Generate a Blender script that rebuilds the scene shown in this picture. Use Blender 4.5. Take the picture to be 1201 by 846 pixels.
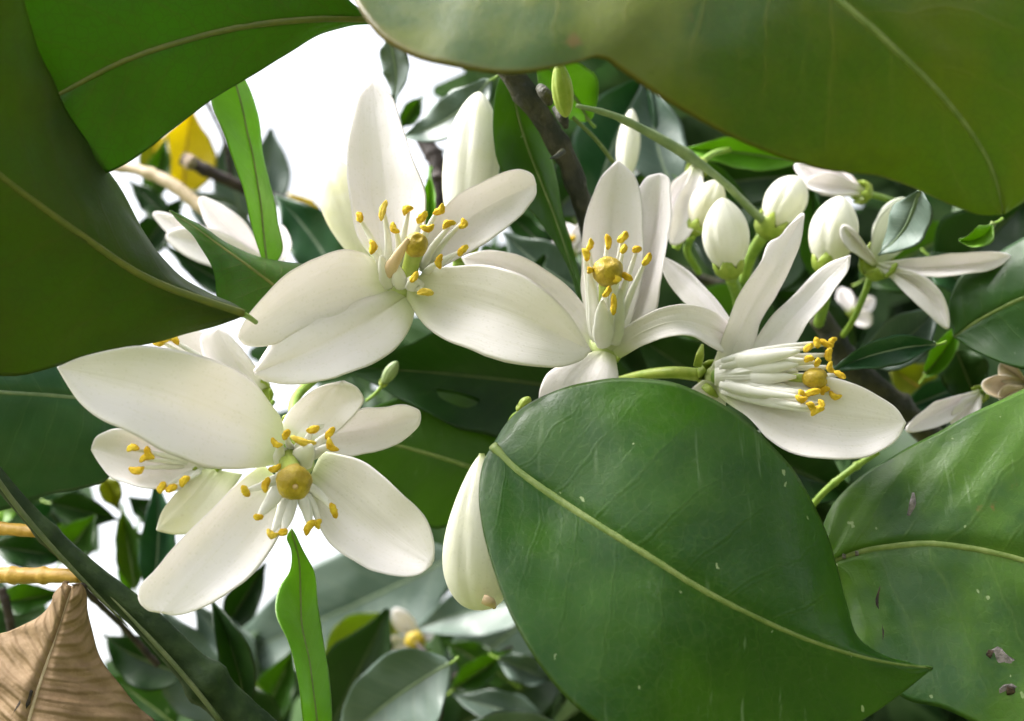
import bpy, math, random
import numpy as np
from mathutils import Vector, noise as mnoise

for o in list(bpy.data.objects):
    bpy.data.objects.remove(o)
scene = bpy.context.scene
COL = scene.collection
R = math.radians

# ------------------------------------------------------------------ camera
CAM = np.array([0.0, 0.0, 1.60])
PITCH = R(20)
FWD = np.array([0.0, math.cos(PITCH), math.sin(PITCH)])
UP = np.array([0.0, -math.sin(PITCH), math.cos(PITCH)])
RIGHT = np.array([1.0, 0.0, 0.0])
TAN = 0.4125
KPX = 2 * TAN / 1201.0
cd = bpy.data.cameras.new('camera')
cam = bpy.data.objects.new('camera', cd)
COL.objects.link(cam)
cam.location = CAM
cam.rotation_euler = (R(90) + PITCH, 0, 0)
cd.sensor_width = 36
cd.lens = 36 / (2 * TAN)
cd.clip_start = 0.005
cd.clip_end = 5000
cd.dof.use_dof = True
cd.dof.focus_distance = 0.157
cd.dof.aperture_fstop = 24
scene.camera = cam

# ------------------------------------------------------------------ world, sun, exposure
SUN_EL, SUN_AZ = R(52), R(262)          # azimuth measured from +Y towards +X : from the left
world = bpy.data.worlds.new('World')
scene.world = world
world.use_nodes = True
wn = world.node_tree
wn.nodes.clear()
sky = wn.nodes.new('ShaderNodeTexSky')
sky.sky_type = 'NISHITA'
sky.sun_disc = False
sky.sun_elevation = SUN_EL
sky.sun_rotation = SUN_AZ
sky.air_density = 1.0
sky.dust_density = 6.0
sky.ozone_density = 1.0
hs = wn.nodes.new('ShaderNodeHueSaturation')
hs.inputs['Saturation'].default_value = 0.22      # thin even cloud: a pale sky
bg = wn.nodes.new('ShaderNodeBackground')
bg.inputs['Strength'].default_value = 0.15
wo = wn.nodes.new('ShaderNodeOutputWorld')
wn.links.new(sky.outputs[0], hs.inputs['Color'])
wn.links.new(hs.outputs[0], bg.inputs[0])
wn.links.new(bg.outputs[0], wo.inputs[0])
sl = bpy.data.lights.new('sun', 'SUN')
sl.energy = 1.3
sl.angle = R(34)
sl.color = (1.0, 0.96, 0.91)
so = bpy.data.objects.new('sun', sl)
COL.objects.link(so)
sdir = Vector((math.sin(SUN_AZ) * math.cos(SUN_EL), math.cos(SUN_AZ) * math.cos(SUN_EL), math.sin(SUN_EL)))
so.rotation_euler = (-sdir).to_track_quat('-Z', 'Y').to_euler()
so.location = (0, 0, 6)
scene.view_settings.view_transform = 'Standard'
scene.view_settings.look = 'None'
scene.view_settings.gamma = 1
scene.view_settings.use_curve_mapping = False
scene.view_settings.exposure = 1.8
scene.cycles.max_bounces = 6
scene.cycles.use_adaptive_sampling = True
scene.cycles.adaptive_threshold = 0.02
scene.cycles.transmission_bounces = 5
scene.cycles.diffuse_bounces = 4
scene.cycles.glossy_bounces = 2
scene.cycles.caustics_reflective = False
scene.cycles.caustics_refractive = False

# ------------------------------------------------------------------ maths helpers
def PW(x, y, d):
    """photo pixel + distance along the lens axis (mm) -> world metres"""
    x = np.asarray(x, float); y = np.asarray(y, float); d = np.asarray(d, float)
    X = (x - 600.5) * KPX * d; Y = -(y - 423.0) * KPX * d
    return CAM + 0.001 * (X[..., None] * RIGHT + Y[..., None] * UP + d[..., None] * FWD)

def hermite(P, knots, t):
    P = np.asarray(P, float)
    if P.ndim == 1: P = P[:, None]
    n = len(P)
    if n == 1: return np.repeat(P, len(t), 0)
    m = np.zeros_like(P)
    dk = np.diff(knots); dk[dk == 0] = 1e-9
    s = np.diff(P, axis=0) / dk[:, None]
    m[0] = s[0]; m[-1] = s[-1]
    for i in range(1, n - 1):
        m[i] = (s[i - 1] * dk[i] + s[i] * dk[i - 1]) / (dk[i] + dk[i - 1])
    i = np.clip(np.searchsorted(knots, t, side='right') - 1, 0, n - 2)
    h = dk[i]; u = ((t - knots[i]) / h)[:, None]; h = h[:, None]
    return ((2*u**3 - 3*u**2 + 1) * P[i] + (u**3 - 2*u**2 + u) * h * m[i]
            + (-2*u**3 + 3*u**2) * P[i + 1] + (u**3 - u**2) * h * m[i + 1])

def along(P, t):
    P = np.asarray(P, float)
    k = np.concatenate([[0], np.cumsum(np.maximum(np.linalg.norm(np.diff(P, axis=0), axis=1), 1e-6))])
    return hermite(P, k / k[-1], t)

def vals(v, t):
    if np.isscalar(v): return np.full(len(t), float(v))
    v = np.asarray(v, float)
    return hermite(v, np.linspace(0, 1, len(v)), t)[:, 0]

def fbm(p, s, o=3):
    return mnoise.fractal(Vector(p) * s, 1.0, 2.0, o)

# ------------------------------------------------------------------ object helpers
def make_mesh(name, V, F, mats, parent=None, uv=None, mi=None, loc=None, smooth=True):
    """V in world coordinates; the object's origin is its parent's, or loc"""
    V = np.asarray(V, float)
    org = np.array(parent.location) if parent is not None and parent.parent is None else None
    if parent is not None and parent.parent is not None:
        org = np.array(parent.parent.location)
    if parent is None:
        org = np.asarray(loc if loc is not None else V.mean(0))
    me = bpy.data.meshes.new(name)
    me.from_pydata((V - org).tolist(), [], [tuple(f) for f in F])
    for m in (mats if isinstance(mats, (list, tuple)) else [mats]):
        me.materials.append(m)
    if uv is not None:
        ul = me.uv_layers.new(name='UVMap')
        lv = np.empty(len(me.loops), int); me.loops.foreach_get('vertex_index', lv)
        ul.data.foreach_set('uv', np.asarray(uv, np.float32)[lv].ravel())
    if mi is not None:
        me.polygons.foreach_set('material_index', np.asarray(mi, np.int32))
    me.polygons.foreach_set('use_smooth', [smooth] * len(me.polygons))
    me.update()
    o = bpy.data.objects.new(name, me)
    COL.objects.link(o)
    if parent is None: o.location = org
    else: o.parent = parent
    return o

def thing(name, label, cat, loc, group=None):
    o = bpy.data.objects.new(name, None)
    o.empty_display_size = 0.005
    COL.objects.link(o)
    o.location = loc
    o['label'] = label; o['category'] = cat
    if group: o['group'] = group
    return o

def tag(o, label, cat, group=None):
    o['label'] = label; o['category'] = cat
    if group: o['group'] = group
    return o

def sheet(mid, L, Rr, dm, dL, dR, nu=40, nv=16, p=1.6, th=0.35, wave=(0, 3, 0), rough=0.0, quilt=0.0,
          nveins=9, seed=0, cosp=0.85, edge=6.0, furrow=0.0, keel=0.0, jit=1.3, folds=0.0, slope=1.5):
    """Closed thin solid between a left edge, a mid line and a right edge.
    mid/L/Rr: pixel polylines from base to tip (L, Rr may be a list of half widths in pixels);
    dm: distance of the mid line, dL/dR: extra distance (mm) of each edge."""
    s = np.linspace(0, math.pi, nu + 1)
    t = cosp * (1 - np.cos(s)) / 2 + (1 - cosp) * s / math.pi
    M = along(mid, t); D = vals(dm, t)
    tan = np.gradient(M, axis=0); tan /= np.maximum(np.linalg.norm(tan, axis=1), 1e-6)[:, None]
    left = np.stack([tan[:, 1], -tan[:, 0]], 1)
    def edge_of(E, sg):
        if np.ndim(E) == 1:
            kn = np.arccos(1 - 2 * np.linspace(0, 1, len(E))) if len(E) > 2 else np.array([0, math.pi])
            tt = np.arccos(np.clip(1 - 2 * t, -1, 1))
            w = np.maximum(hermite(np.asarray(E, float), kn, tt)[:, 0], 0)
            return M + sg * left * w[:, None]
        return along(E, t)
    EL = edge_of(L, 1); ER = edge_of(Rr, -1)
    if jit:                                   # no edge in nature is a perfect curve
        rz = random.Random(seed * 31 + int(M[0, 0] * 7 + M[-1, 1] * 3)).uniform(0, 90)
        for E, so_ in ((EL, 0.0), (ER, 40.0)):
            dirn = E - M; dl_n = np.linalg.norm(dirn, axis=1); dirn = dirn / np.maximum(dl_n, 1e-6)[:, None]
            jj = np.array([fbm((rz + so_, t_ * 6.0, 0.3), 1.0, 3) for t_ in t]) * jit * np.minimum(1, dl_n / 12) * np.sin(math.pi * t)
            E += dirn * jj[:, None]
    oL = vals(dL, t); oR = vals(dR, t)
    v = np.linspace(-1, 1, 2 * nv + 1)
    nvv = len(v)
    av = np.abs(v)
    px = np.empty((nu + 1, nvv, 2)); dd = np.empty((nu + 1, nvv))
    for j in range(nvv):
        E, O = (EL, oL) if v[j] < 0 else (ER, oR)
        px[:, j] = M + (E - M) * av[j]
        dd[:, j] = D + O * av[j] ** p + keel * math.sin(math.pi * av[j]) 
        dd[:, j] += wave[0] * np.sin(2 * math.pi * wave[1] * t + wave[2] + (0.9 if v[j] > 0 else 0)) * av[j] ** 2.2
    W = PW(px[..., 0], px[..., 1], dd)
    du = np.gradient(W, axis=0); dv = np.gradient(W, axis=1)
    N = np.cross(du, dv)
    ln = np.linalg.norm(N, axis=2)
    bad = ln < 1e-14
    N /= np.maximum(ln, 1e-14)[..., None]
    mean = N[nu // 3: 2 * nu // 3 + 1].mean((0, 1))
    toc = CAM - W[nu // 2, nv]
    flip = np.dot(N[nu // 2, nv] + mean, toc) < 0
    if flip: N = -N
    if bad.any(): N[bad] = mean / np.linalg.norm(mean) * (-1 if flip else 1)
    H = np.zeros((nu + 1, nvv))
    if rough:
        rp = W * 1000
        for i in range(nu + 1):
            for j in range(nvv):
                H[i, j] += rough * fbm(rp[i, j] + seed * 13.7, 0.11, 2)
    if quilt:
        sgn = np.where(v < 0, 0.0, 0.37)[None, :]
        w = t[:, None] * nveins - av[None, :] * slope + sgn
        if slope < 0: w = w + 0.5 * np.sin(t[:, None] * 4 + v[None, :] * 3)
        ph = w - np.floor(w)
        H += quilt * (np.abs(ph - 0.5) * 2 - 0.5) ** 1 * np.sin(math.pi * np.clip(av, 0, 1))[None, :] * -1
        H -= quilt * 1.2 * np.exp(-(av / 0.06) ** 2)[None, :]
    if furrow:
        fz = np.array([[mnoise.noise(Vector((v_ * 11 + seed * 3.1, t_ * 1.6, seed))) for v_ in v] for t_ in t])
        H += furrow * fz * np.sin(math.pi * t)[:, None]
    if folds:
        H += folds * np.sin(v[None, :] * 5.5 + seed * 1.7 + 1.6 * t[:, None]) * np.sin(math.pi * np.clip(t * 1.05, 0, 1))[:, None] ** .7
        H -= folds * .7 * np.exp(-(v / .10) ** 2)[None, :] * np.clip(1 - t, 0, 1)[:, None]
    W = W + N * (H * 0.001)[..., None]
    prof = (1 - av ** edge)[None, :] * np.minimum(1, np.minimum(s, math.pi - s) / 0.25)[:, None] ** 0.5
    off = 0.0005 * th * prof
    A = W + N * off[..., None]; B = W - N * off[..., None]
    nP = (nu + 1) * nvv
    V = np.concatenate([A.reshape(-1, 3), B.reshape(-1, 3)])
    idx = np.arange(nP).reshape(nu + 1, nvv)
    b = idx + nP
    rim = prof < 1e-9
    b = np.where(rim, idx, b)
    F = []; mi = []
    for i in range(nu):
        for j in range(nvv - 1):
            q = [idx[i, j], idx[i, j + 1], idx[i + 1, j + 1], idx[i + 1, j]]
            r = [b[i, j], b[i + 1, j], b[i + 1, j + 1], b[i, j + 1]]
            if flip: q = q[::-1]; r = r[::-1]
            F.append(q); mi.append(0); F.append(r); mi.append(1)
    uvg = np.empty((nu + 1, nvv, 2)); uvg[..., 0] = t[:, None]; uvg[..., 1] = (v * 0.5 + 0.5)[None, :]
    uv = np.concatenate([uvg.reshape(-1, 2)] * 2)
    # drop unused verts
    used = np.unique(np.array(F).ravel()); rm = -np.ones(len(V), int); rm[used] = np.arange(len(used))
    F = rm[np.array(F)]
    return dict(V=V[used], F=F.tolist(), uv=uv[used], mi=mi, line=W[:, nv], N=N[:, nv], t=t, grid=W, Ng=N)

def tube(pts, rad, n=8, squash=1.0, cap=True, bumpy=0.0, seed=0):
    """tapered tube through world points; radii in mm; squash flattens it towards the viewer"""
    pts = np.asarray(pts, float); m = len(pts)
    rad = np.full(m, rad) if np.isscalar(rad) else np.asarray(rad, float)
    T = np.gradient(pts, axis=0); T /= np.maximum(np.linalg.norm(T, axis=1), 1e-12)[:, None]
    V = []; F = []; uv = []
    ref = None
    for i in range(m):
        a = np.cross(T[i], FWD)
        if np.linalg.norm(a) < 1e-3: a = np.cross(T[i], UP)
        a /= np.linalg.norm(a)
        if ref is not None and np.dot(a, ref) < 0: a = -a
        ref = a
        c = np.cross(T[i], a)
        for k in range(n):
            an = 2 * math.pi * k / n
            rr = rad[i] * 0.001
            if bumpy:
                q = pts[i] * 1000 + a * math.cos(an) * 3 + c * math.sin(an) * 3
                rr *= 1 + bumpy * fbm(q + seed, 0.5, 2)
            V.append(pts[i] + rr * (math.cos(an) * a + squash * math.sin(an) * c)); uv.append((i / (m - 1), k / n))
    for i in range(m - 1):
        for k in range(n):
            k2 = (k + 1) % n
            F.append((i*n + k, i*n + k2, (i+1)*n + k2, (i+1)*n + k))
    if cap:
        F.append(tuple(range(n))[::-1]); F.append(tuple((m-1)*n + k for k in range(n)))
    return np.array(V), F, np.array(uv)

def ptube(name, pl, rad, mat, parent, n=8, m=16, squash=1.0, bumpy=0, loc=None, seed=0):
    """tube through (x, y, d) pixel points, radius in pixels at that distance"""
    pl = np.asarray(pl, float); t = np.linspace(0, 1, m)
    q = along(pl, t); rr = vals(rad, t) * KPX * q[:, 2]
    V, F, uv = tube(PW(q[:, 0], q[:, 1], q[:, 2]), rr, n, squash, True, bumpy, seed)
    return make_mesh(name, V, F, mat, parent, uv, loc=loc)

def lathe(org, axis, prof, n=16, mod=None, side=None):
    """prof: list of (h, r) in mm along axis"""
    axis = np.asarray(axis, float); axis /= np.linalg.norm(axis)
    a = np.cross(axis, FWD if side is None else side)
    if np.linalg.norm(a) < 1e-3: a = np.cross(axis, UP)
    a /= np.linalg.norm(a); c = np.cross(axis, a)
    V = []; F = []; uv = []
    m = len(prof)
    for i, (h, r) in enumerate(prof):
        for k in range(n):
            an = 2 * math.pi * k / n
            rr = r * (mod(i / (m - 1), an) if mod else 1)
            V.append(np.asarray(org) + 0.001 * (h * axis + rr * (math.cos(an) * a + math.sin(an) * c))); uv.append((i / (m-1), k / n))
    for i in range(m - 1):
        for k in range(n):
            k2 = (k + 1) % n
            F.append((i*n + k, i*n + k2, (i+1)*n + k2, (i+1)*n + k))
    F.append(tuple(range(n))[::-1]); F.append(tuple((m-1)*n + k for k in range(n)))
    return np.array(V), F, np.array(uv)

# ------------------------------------------------------------------ materials
class NT:
    def __init__(s, name):
        s.m = bpy.data.materials.new(name); s.m.use_nodes = True
        s.t = s.m.node_tree; s.t.nodes.clear()
    def n(s, kind, **kw):
        nd = s.t.nodes.new('ShaderNode' + kind)
        for k, v in kw.items():
            if k.startswith('_'): setattr(nd, k[1:], v)
            else: s.put(nd.inputs[k.replace('~', ' ')], v)
        return nd
    def put(s, sock, v):
        if isinstance(v, bpy.types.NodeSocket): s.t.links.new(v, sock)
        elif isinstance(v, bpy.types.Node): s.t.links.new(v.outputs[0], sock)
        else: sock.default_value = v
    def math(s, op, a, b=0.0, c=0.0, clamp=False):
        nd = s.t.nodes.new('ShaderNodeMath'); nd.operation = op; nd.use_clamp = clamp
        for i, v in enumerate((a, b, c)): s.put(nd.inputs[i], v)
        return nd.outputs[0]
    def mix(s, f, a, b, blend='MIX'):
        nd = s.t.nodes.new('ShaderNodeMix'); nd.data_type = 'RGBA'; nd.blend_type = blend
        s.put(nd.inputs[0], f)
        for k, v in ((6, a), (7, b)):
            s.put(nd.inputs[k], v if isinstance(v, bpy.types.NodeSocket) else (*v[:3], 1))
        return nd.outputs[2]
    def ramp(s, f, a, b, lo=0.0, hi=1.0):
        nd = s.t.nodes.new('ShaderNodeMapRange'); nd.interpolation_type = 'SMOOTHSTEP'
        s.put(nd.inputs[0], f); s.put(nd.inputs[1], a); s.put(nd.inputs[2], b); s.put(nd.inputs[3], lo); s.put(nd.inputs[4], hi)
        return nd.outputs[0]
    def noise(s, vec, scale, detail=3, rough=0.55, dist=0.0):
        nd = s.n('TexNoise', Scale=scale, Detail=detail, Roughness=rough, Distortion=dist)
        s.put(nd.inputs['Vector'], vec); return nd.outputs['Fac']
    def out(s, sh):
        o = s.n('OutputMaterial'); s.put(o.inputs[0], sh); return s.m

def rgb(c): return (*c, 1.0)

def leaf_mat(name, c1, c2, vein, trans, tamt=0.35, rough=0.38, spec=0.5, nve=9, vstr=0.35, bump=0.5, flecks=0.0, fleck_col=(0.30, 0.37, 0.18),
             brown=0.0, coat=0.0, blot=0.5, edge_col=None, ret=0.0):
    g = NT(name)
    tc = g.n('TexCoord'); uv = tc.outputs['UV']; ob = tc.outputs['Object']
    oi = g.n('ObjectInfo')
    obr = g.n('VectorMath', _operation='ADD'); g.put(obr.inputs[0], ob)
    cx = g.n('CombineXYZ', X=oi.outputs['Random'], Y=oi.outputs['Random'], Z=0.1); g.put(obr.inputs[1], cx.outputs[0])
    ob = obr.outputs[0]
    sp = g.n('SeparateXYZ'); g.put(sp.inputs[0], uv)
    u, vv = sp.outputs[0], sp.outputs[1]
    vs = g.math('SUBTRACT', vv, 0.5)
    av = g.math('MULTIPLY', g.math('ABSOLUTE', vs), 2.0)
    sg = g.math('MULTIPLY', g.math('GREATER_THAN', vs, 0.0), 0.37)
    n1 = g.noise(ob, 130, 2)
    w = g.math('ADD', g.math('SUBTRACT', g.math('MULTIPLY', u, float(nve)), g.math('MULTIPLY', g.math('POWER', av, 0.85), 1.5)), sg)
    w = g.math('ADD', w, g.math('MULTIPLY', g.math('SUBTRACT', n1, 0.5), 0.55))
    fr = g.math('ABSOLUTE', g.math('SUBTRACT', g.math('FRACT', w), 0.5))
    fr2 = g.math('ABSOLUTE', g.math('SUBTRACT', g.math('FRACT', g.math('ADD', g.math('MULTIPLY', w, 2.0), 0.3)), 0.5))
    fade = g.ramp(av, 1.0, 0.55)
    v1 = g.math('MULTIPLY', g.ramp(fr, 0.06, 0.0), fade)
    v2 = g.math('MULTIPLY', g.math('MULTIPLY', g.ramp(fr2, 0.1, 0.0), fade), 0.35)
    vm = g.ramp(av, 0.05, 0.0)
    veins = g.math('MAXIMUM', v1, v2)
    big = g.ramp(g.noise(ob, 75, 4, 0.6), 0.35, 0.68)
    col = g.mix(g.math('MULTIPLY', big, blot * 2, clamp=True), c1, c2)
    fine = g.noise(ob, 600, 2, 0.6)
    col = g.mix(g.math('MULTIPLY', fine, 0.35), col, tuple(x * 0.55 for x in c1))
    col = g.mix(g.math('MULTIPLY', veins, vstr), col, vein)
    col = g.mix(g.math('MULTIPLY', vm, min(1, vstr * 1.6)), col, vein)
    if edge_col:
        col = g.mix(g.math('MULTIPLY', g.ramp(av, 0.955, 1.0), 0.8), col, edge_col)
    # per-leaf variation
    hsv = g.n('HueSaturation', Hue=g.math('ADD', 0.49, g.math('MULTIPLY', oi.outputs['Random'], 0.02)), Saturation=1.0,
              Value=g.math('ADD', 0.88, g.math('MULTIPLY', oi.outputs['Random'], 0.24)))
    g.put(hsv.inputs['Color'], col); col = hsv.outputs[0]
    if flecks:
        fv = g.n('TexVoronoi', Scale=620.0, Randomness=1.0)
        st = g.n('Mapping'); st.inputs['Scale'].default_value = (1.0, 0.5, 0.55); st.inputs['Rotation'].default_value = (0.3, 0.5, 0.9)
        g.put(st.inputs[0], ob)
        dn = g.n('VectorMath', _operation='ADD'); g.put(dn.inputs[0], st.outputs[0])
        nz = g.n('TexNoise', Scale=500.0); g.put(nz.inputs['Vector'], ob)
        scl = g.n('VectorMath', _operation='SCALE'); g.put(scl.inputs[0], nz.outputs['Color']); scl.inputs['Scale'].default_value = 0.002
        g.put(dn.inputs[1], scl.outputs[0]); g.put(fv.inputs['Vector'], dn.outputs[0])
        cs = g.n('SeparateColor'); g.put(cs.inputs[0], fv.outputs['Color'])
        thr = g.math('MULTIPLY', g.math('GREATER_THAN', cs.outputs[0], 0.66), g.math('MULTIPLY', cs.outputs[1], 0.15))
        fm = g.math('MULTIPLY', g.math('LESS_THAN', fv.outputs['Distance'], thr), flecks)
        col = g.mix(fm, col, fleck_col)
        mp = g.n('Mapping'); mp.inputs['Scale'].default_value = (900, 500, 55); mp.inputs['Rotation'].default_value = (0, 0.25, 0); g.put(mp.inputs[0], ob)
        stk = g.math('MULTIPLY', g.ramp(g.noise(mp.outputs[0], 1.0, 3, 0.6), 0.60, 0.74), g.ramp(g.noise(ob, 60, 2), 0.45, 0.62))
        col = g.mix(g.math('MULTIPLY', stk, 0.4 * flecks), col, (0.26, 0.34, 0.2))
        # dusty bloom
        dust = g.ramp(g.noise(ob, 300, 6, 0.75), 0.6, 0.8)
        col = g.mix(g.math('MULTIPLY', dust, 0.22 * flecks), col, (0.35, 0.42, 0.33))
    if brown:
        bm = g.ramp(g.noise(ob, 110, 5, 0.65), 0.68 - 0.1 * brown, 0.75 - 0.1 * brown)
        col = g.mix(g.math('MULTIPLY', bm, 0.85), col, (0.16, 0.085, 0.025))
    rt = None
    if ret:
        rv = g.n('TexVoronoi', _feature='DISTANCE_TO_EDGE', Scale=850.0); g.put(rv.inputs['Vector'], ob)
        rt = g.ramp(rv.outputs['Distance'], 0.10, 0.0)
        col = g.mix(g.math('MULTIPLY', rt, 0.13 * ret), col, vein)
    rg = g.math('ADD', g.math('MULTIPLY', fine, 0.22), rough - 0.08)
    h = g.math('ADD', g.math('MULTIPLY', veins, -0.14), g.math('MULTIPLY', g.noise(ob, 300, 4, 0.62), 0.9))
    if rt is not None: h = g.math('ADD', h, g.math('MULTIPLY', rt, -0.035 * ret))
    bp = g.n('Bump', Strength=bump, Distance=0.00025, Height=h)
    pb = g.n('BsdfPrincipled', Roughness=rg)
    g.put(pb.inputs['Base Color'], col); pb.inputs['Specular IOR Level'].default_value = spec
    g.put(pb.inputs['Normal'], bp.outputs[0])
    if coat:
        pb.inputs['Coat Weight'].default_value = coat; pb.inputs['Coat Roughness'].default_value = 0.3
    tr = g.n('BsdfTranslucent')
    tcol = g.mix(g.math('MULTIPLY', big, blot, clamp=True), trans, tuple(x * 0.6 for x in trans))
    tcol = g.mix(g.math('MULTIPLY', veins, 0.35), tcol, tuple(x * 0.6 for x in trans))
    if rt is not None: tcol = g.mix(g.math('MULTIPLY', rt, 0.3 * ret), tcol, tuple(x * 0.45 for x in trans))
    g.put(tr.inputs[0], tcol); g.put(tr.inputs['Normal'], bp.outputs[0])
    ms = g.n('MixShader'); g.put(ms.inputs[0], tamt); g.put(ms.inputs[1], pb.outputs[0]); g.put(ms.inputs[2], tr.outputs[0])
    return g.out(ms.outputs[0])

def petal_mat(name, c=(0.885, 0.845, 0.845), base=(0.62, 0.68, 0.36), tint=(0.86, 0.82, 0.79), tamt=0.3, rough=0.42, bl=0.10):
    g = NT(name)
    tc = g.n('TexCoord'); uv = tc.outputs['UV']; ob = tc.outputs['Object']
    sp = g.n('SeparateXYZ'); g.put(sp.inputs[0], uv); u, v = sp.outputs[0], sp.outputs[1]
    st = g.n('CombineXYZ', X=g.math('MULTIPLY', u, 1.5), Y=g.math('MULTIPLY', v, 26.0), Z=0.0)
    stri = g.noise(st.outputs[0], 1.0, 4, 0.6, 0.3)
    big = g.noise(ob, 160, 3)
    col = g.mix(g.ramp(big, 0.4, 0.75), c, tint)
    col = g.mix(g.math('MULTIPLY', g.ramp(stri, 0.5, 0.75), 0.28), col, tuple(x * y for x, y in zip(c, (0.9, 0.9, 0.78))))
    col = g.mix(g.math('MULTIPLY', g.ramp(u, bl + 0.16, 0.0), 0.75), col, base)
    gl = g.n('TexVoronoi', Scale=1500.0); g.put(gl.inputs['Vector'], ob)
    dots = g.ramp(gl.outputs['Distance'], 0.35, 0.1)
    col = g.mix(g.math('MULTIPLY', dots, 0.14), col, (0.62, 0.61, 0.48))
    br = g.math('MULTIPLY', g.ramp(g.noise(ob, 420, 4, 0.6), 0.70, 0.78), g.ramp(g.noise(ob, 70, 2), 0.5, 0.65))
    col = g.mix(g.math('MULTIPLY', br, 0.4), col, (0.55, 0.42, 0.24))
    h = g.math('ADD', g.math('MULTIPLY', stri, 0.4), g.math('MULTIPLY', dots, -0.12))
    h = g.math('ADD', h, g.math('MULTIPLY', g.noise(ob, 300, 3), 0.7))
    bp = g.n('Bump', Strength=0.45, Distance=0.0003, Height=h)
    pb = g.n('BsdfPrincipled', Roughness=g.math('ADD', rough - 0.08, g.math('MULTIPLY', stri, 0.18)))
    g.put(pb.inputs['Base Color'], col); pb.inputs['Specular IOR Level'].default_value = 0.35
    g.put(pb.inputs['Normal'], bp.outputs[0])
    tr = g.n('BsdfTranslucent'); g.put(tr.inputs[0], col)
    ms = g.n('MixShader'); g.put(ms.inputs[0], tamt); g.put(ms.inputs[1], pb.outputs[0]); g.put(ms.inputs[2], tr.outputs[0])
    return g.out(ms.outputs[0])

def plain_mat(name, c1, c2, scale=400, rough=0.5, bump=0.4, dist=0.0002, spec=0.4, tamt=0.0, ucol=None, detail=4):
    g = NT(name)
    tc = g.n('TexCoord'); ob = tc.outputs['Object']
    f = g.ramp(g.noise(ob, scale, detail, 0.6), 0.35, 0.7)
    col = g.mix(f, c1, c2)
    if ucol:
        sp = g.n('SeparateXYZ'); g.put(sp.inputs[0], tc.outputs['UV'])
        col = g.mix(g.ramp(sp.outputs[0], ucol[1], ucol[2]), col, ucol[0])
    bp = g.n('Bump', Strength=bump, Distance=dist, Height=g.noise(ob, scale * 2.2, detail, 0.65))
    pb = g.n('BsdfPrincipled', Roughness=rough); g.put(pb.inputs['Base Color'], col)
    pb.inputs['Specular IOR Level'].default_value = spec; g.put(pb.inputs['Normal'], bp.outputs[0])
    if not tamt: return g.out(pb.outputs[0])
    tr = g.n('BsdfTranslucent'); g.put(tr.inputs[0], col)
    ms = g.n('MixShader'); g.put(ms.inputs[0], tamt); g.put(ms.inputs[1], pb.outputs[0]); g.put(ms.inputs[2], tr.outputs[0])
    return g.out(ms.outputs[0])

M = {}
TRN = (0.30, 0.52, 0.03)
M['up'] = leaf_mat('leaf_upper_green', (0.018, 0.055, 0.010), (0.036, 0.105, 0.009), (0.11, 0.17, 0.035), TRN, 0.26, 0.36, 0.35, flecks=0.6, vstr=0.22)
M['hero'] = leaf_mat('leaf_upper_glossy', (0.012, 0.052, 0.004), (0.034, 0.098, 0.003), (0.12, 0.19, 0.04), TRN, 0.20, 0.30, 0.30, nve=10, vstr=0.05, blot=0.55, bump=0.5, ret=1.0, flecks=0.9, edge_col=(0.04, 0.07, 0.015))
M['quilted'] = leaf_mat('leaf_upper_veined', (0.020, 0.064, 0.013), (0.058, 0.135, 0.008), (0.12, 0.19, 0.04), TRN, 0.22, 0.36, 0.3, nve=7, vstr=0.14, blot=0.8, bump=0.6, ret=1.0, flecks=0.6, brown=0.15)
M['under'] = leaf_mat('leaf_underside', (0.05, 0.10, 0.03), (0.075, 0.14, 0.025), (0.14, 0.19, 0.05), TRN, 0.36, 0.5, 0.3, vstr=0.25, bump=0.35)
M['under_shaded'] = leaf_mat('leaf_underside_shaded', (0.022, 0.048, 0.008), (0.05, 0.085, 0.006), (0.10, 0.10, 0.02), (0.15, 0.23, 0.008), 0.36, 0.48, 0.25, ret=1.3, vstr=0.25, blot=0.7, bump=0.5)  # underside turned away from the sky, its shade put into a darker colour
M['lit'] = leaf_mat('leaf_underside_lit', (0.026, 0.085, 0.006), (0.05, 0.125, 0.006), (0.13, 0.13, 0.02), (0.13, 0.31, 0.008), 0.44, 0.45, 0.3, vstr=0.25, ret=1.3, blot=0.7, bump=0.5, brown=0.08)  # same underside with the backlit look put into a brighter green
M['young'] = leaf_mat('leaf_young_green', (0.09, 0.24, 0.012), (0.14, 0.32, 0.02), (0.24, 0.42, 0.08), (0.42, 0.72, 0.05), 0.36, 0.4, 0.4, vstr=0.3, blot=0.7, bump=0.5, edge_col=(0.32, 0.45, 0.14))
M['grey'] = leaf_mat('leaf_grey_sheen', (0.075, 0.12, 0.09), (0.125, 0.175, 0.14), (0.19, 0.24, 0.17), (0.16, 0.30, 0.11), 0.2, 0.38, 0.5, vstr=0.35, blot=0.7, bump=0.5)  # pale underside whose grey base also carries painted sky sheen
M['teal'] = leaf_mat('leaf_blue_green', (0.018, 0.064, 0.028), (0.034, 0.105, 0.038), (0.09, 0.17, 0.07), (0.10, 0.30, 0.07), 0.25, 0.34, 0.5, vstr=0.3, blot=0.7, bump=0.5)
M['dark'] = leaf_mat('leaf_dark_green', (0.007, 0.026, 0.005), (0.018, 0.056, 0.007), (0.05, 0.08, 0.02), (0.08, 0.18, 0.012), 0.2, 0.42, 0.35, vstr=0.25, blot=0.7, bump=0.5)  # deep foliage shade is partly put into this darker base
M['yellow'] = leaf_mat('leaf_yellow', (0.66, 0.52, 0.012), (0.72, 0.60, 0.025), (0.5, 0.36, 0.02), (0.85, 0.74, 0.03), 0.45, 0.5, 0.3, vstr=0.3, bump=0.3, brown=0.1)
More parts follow.
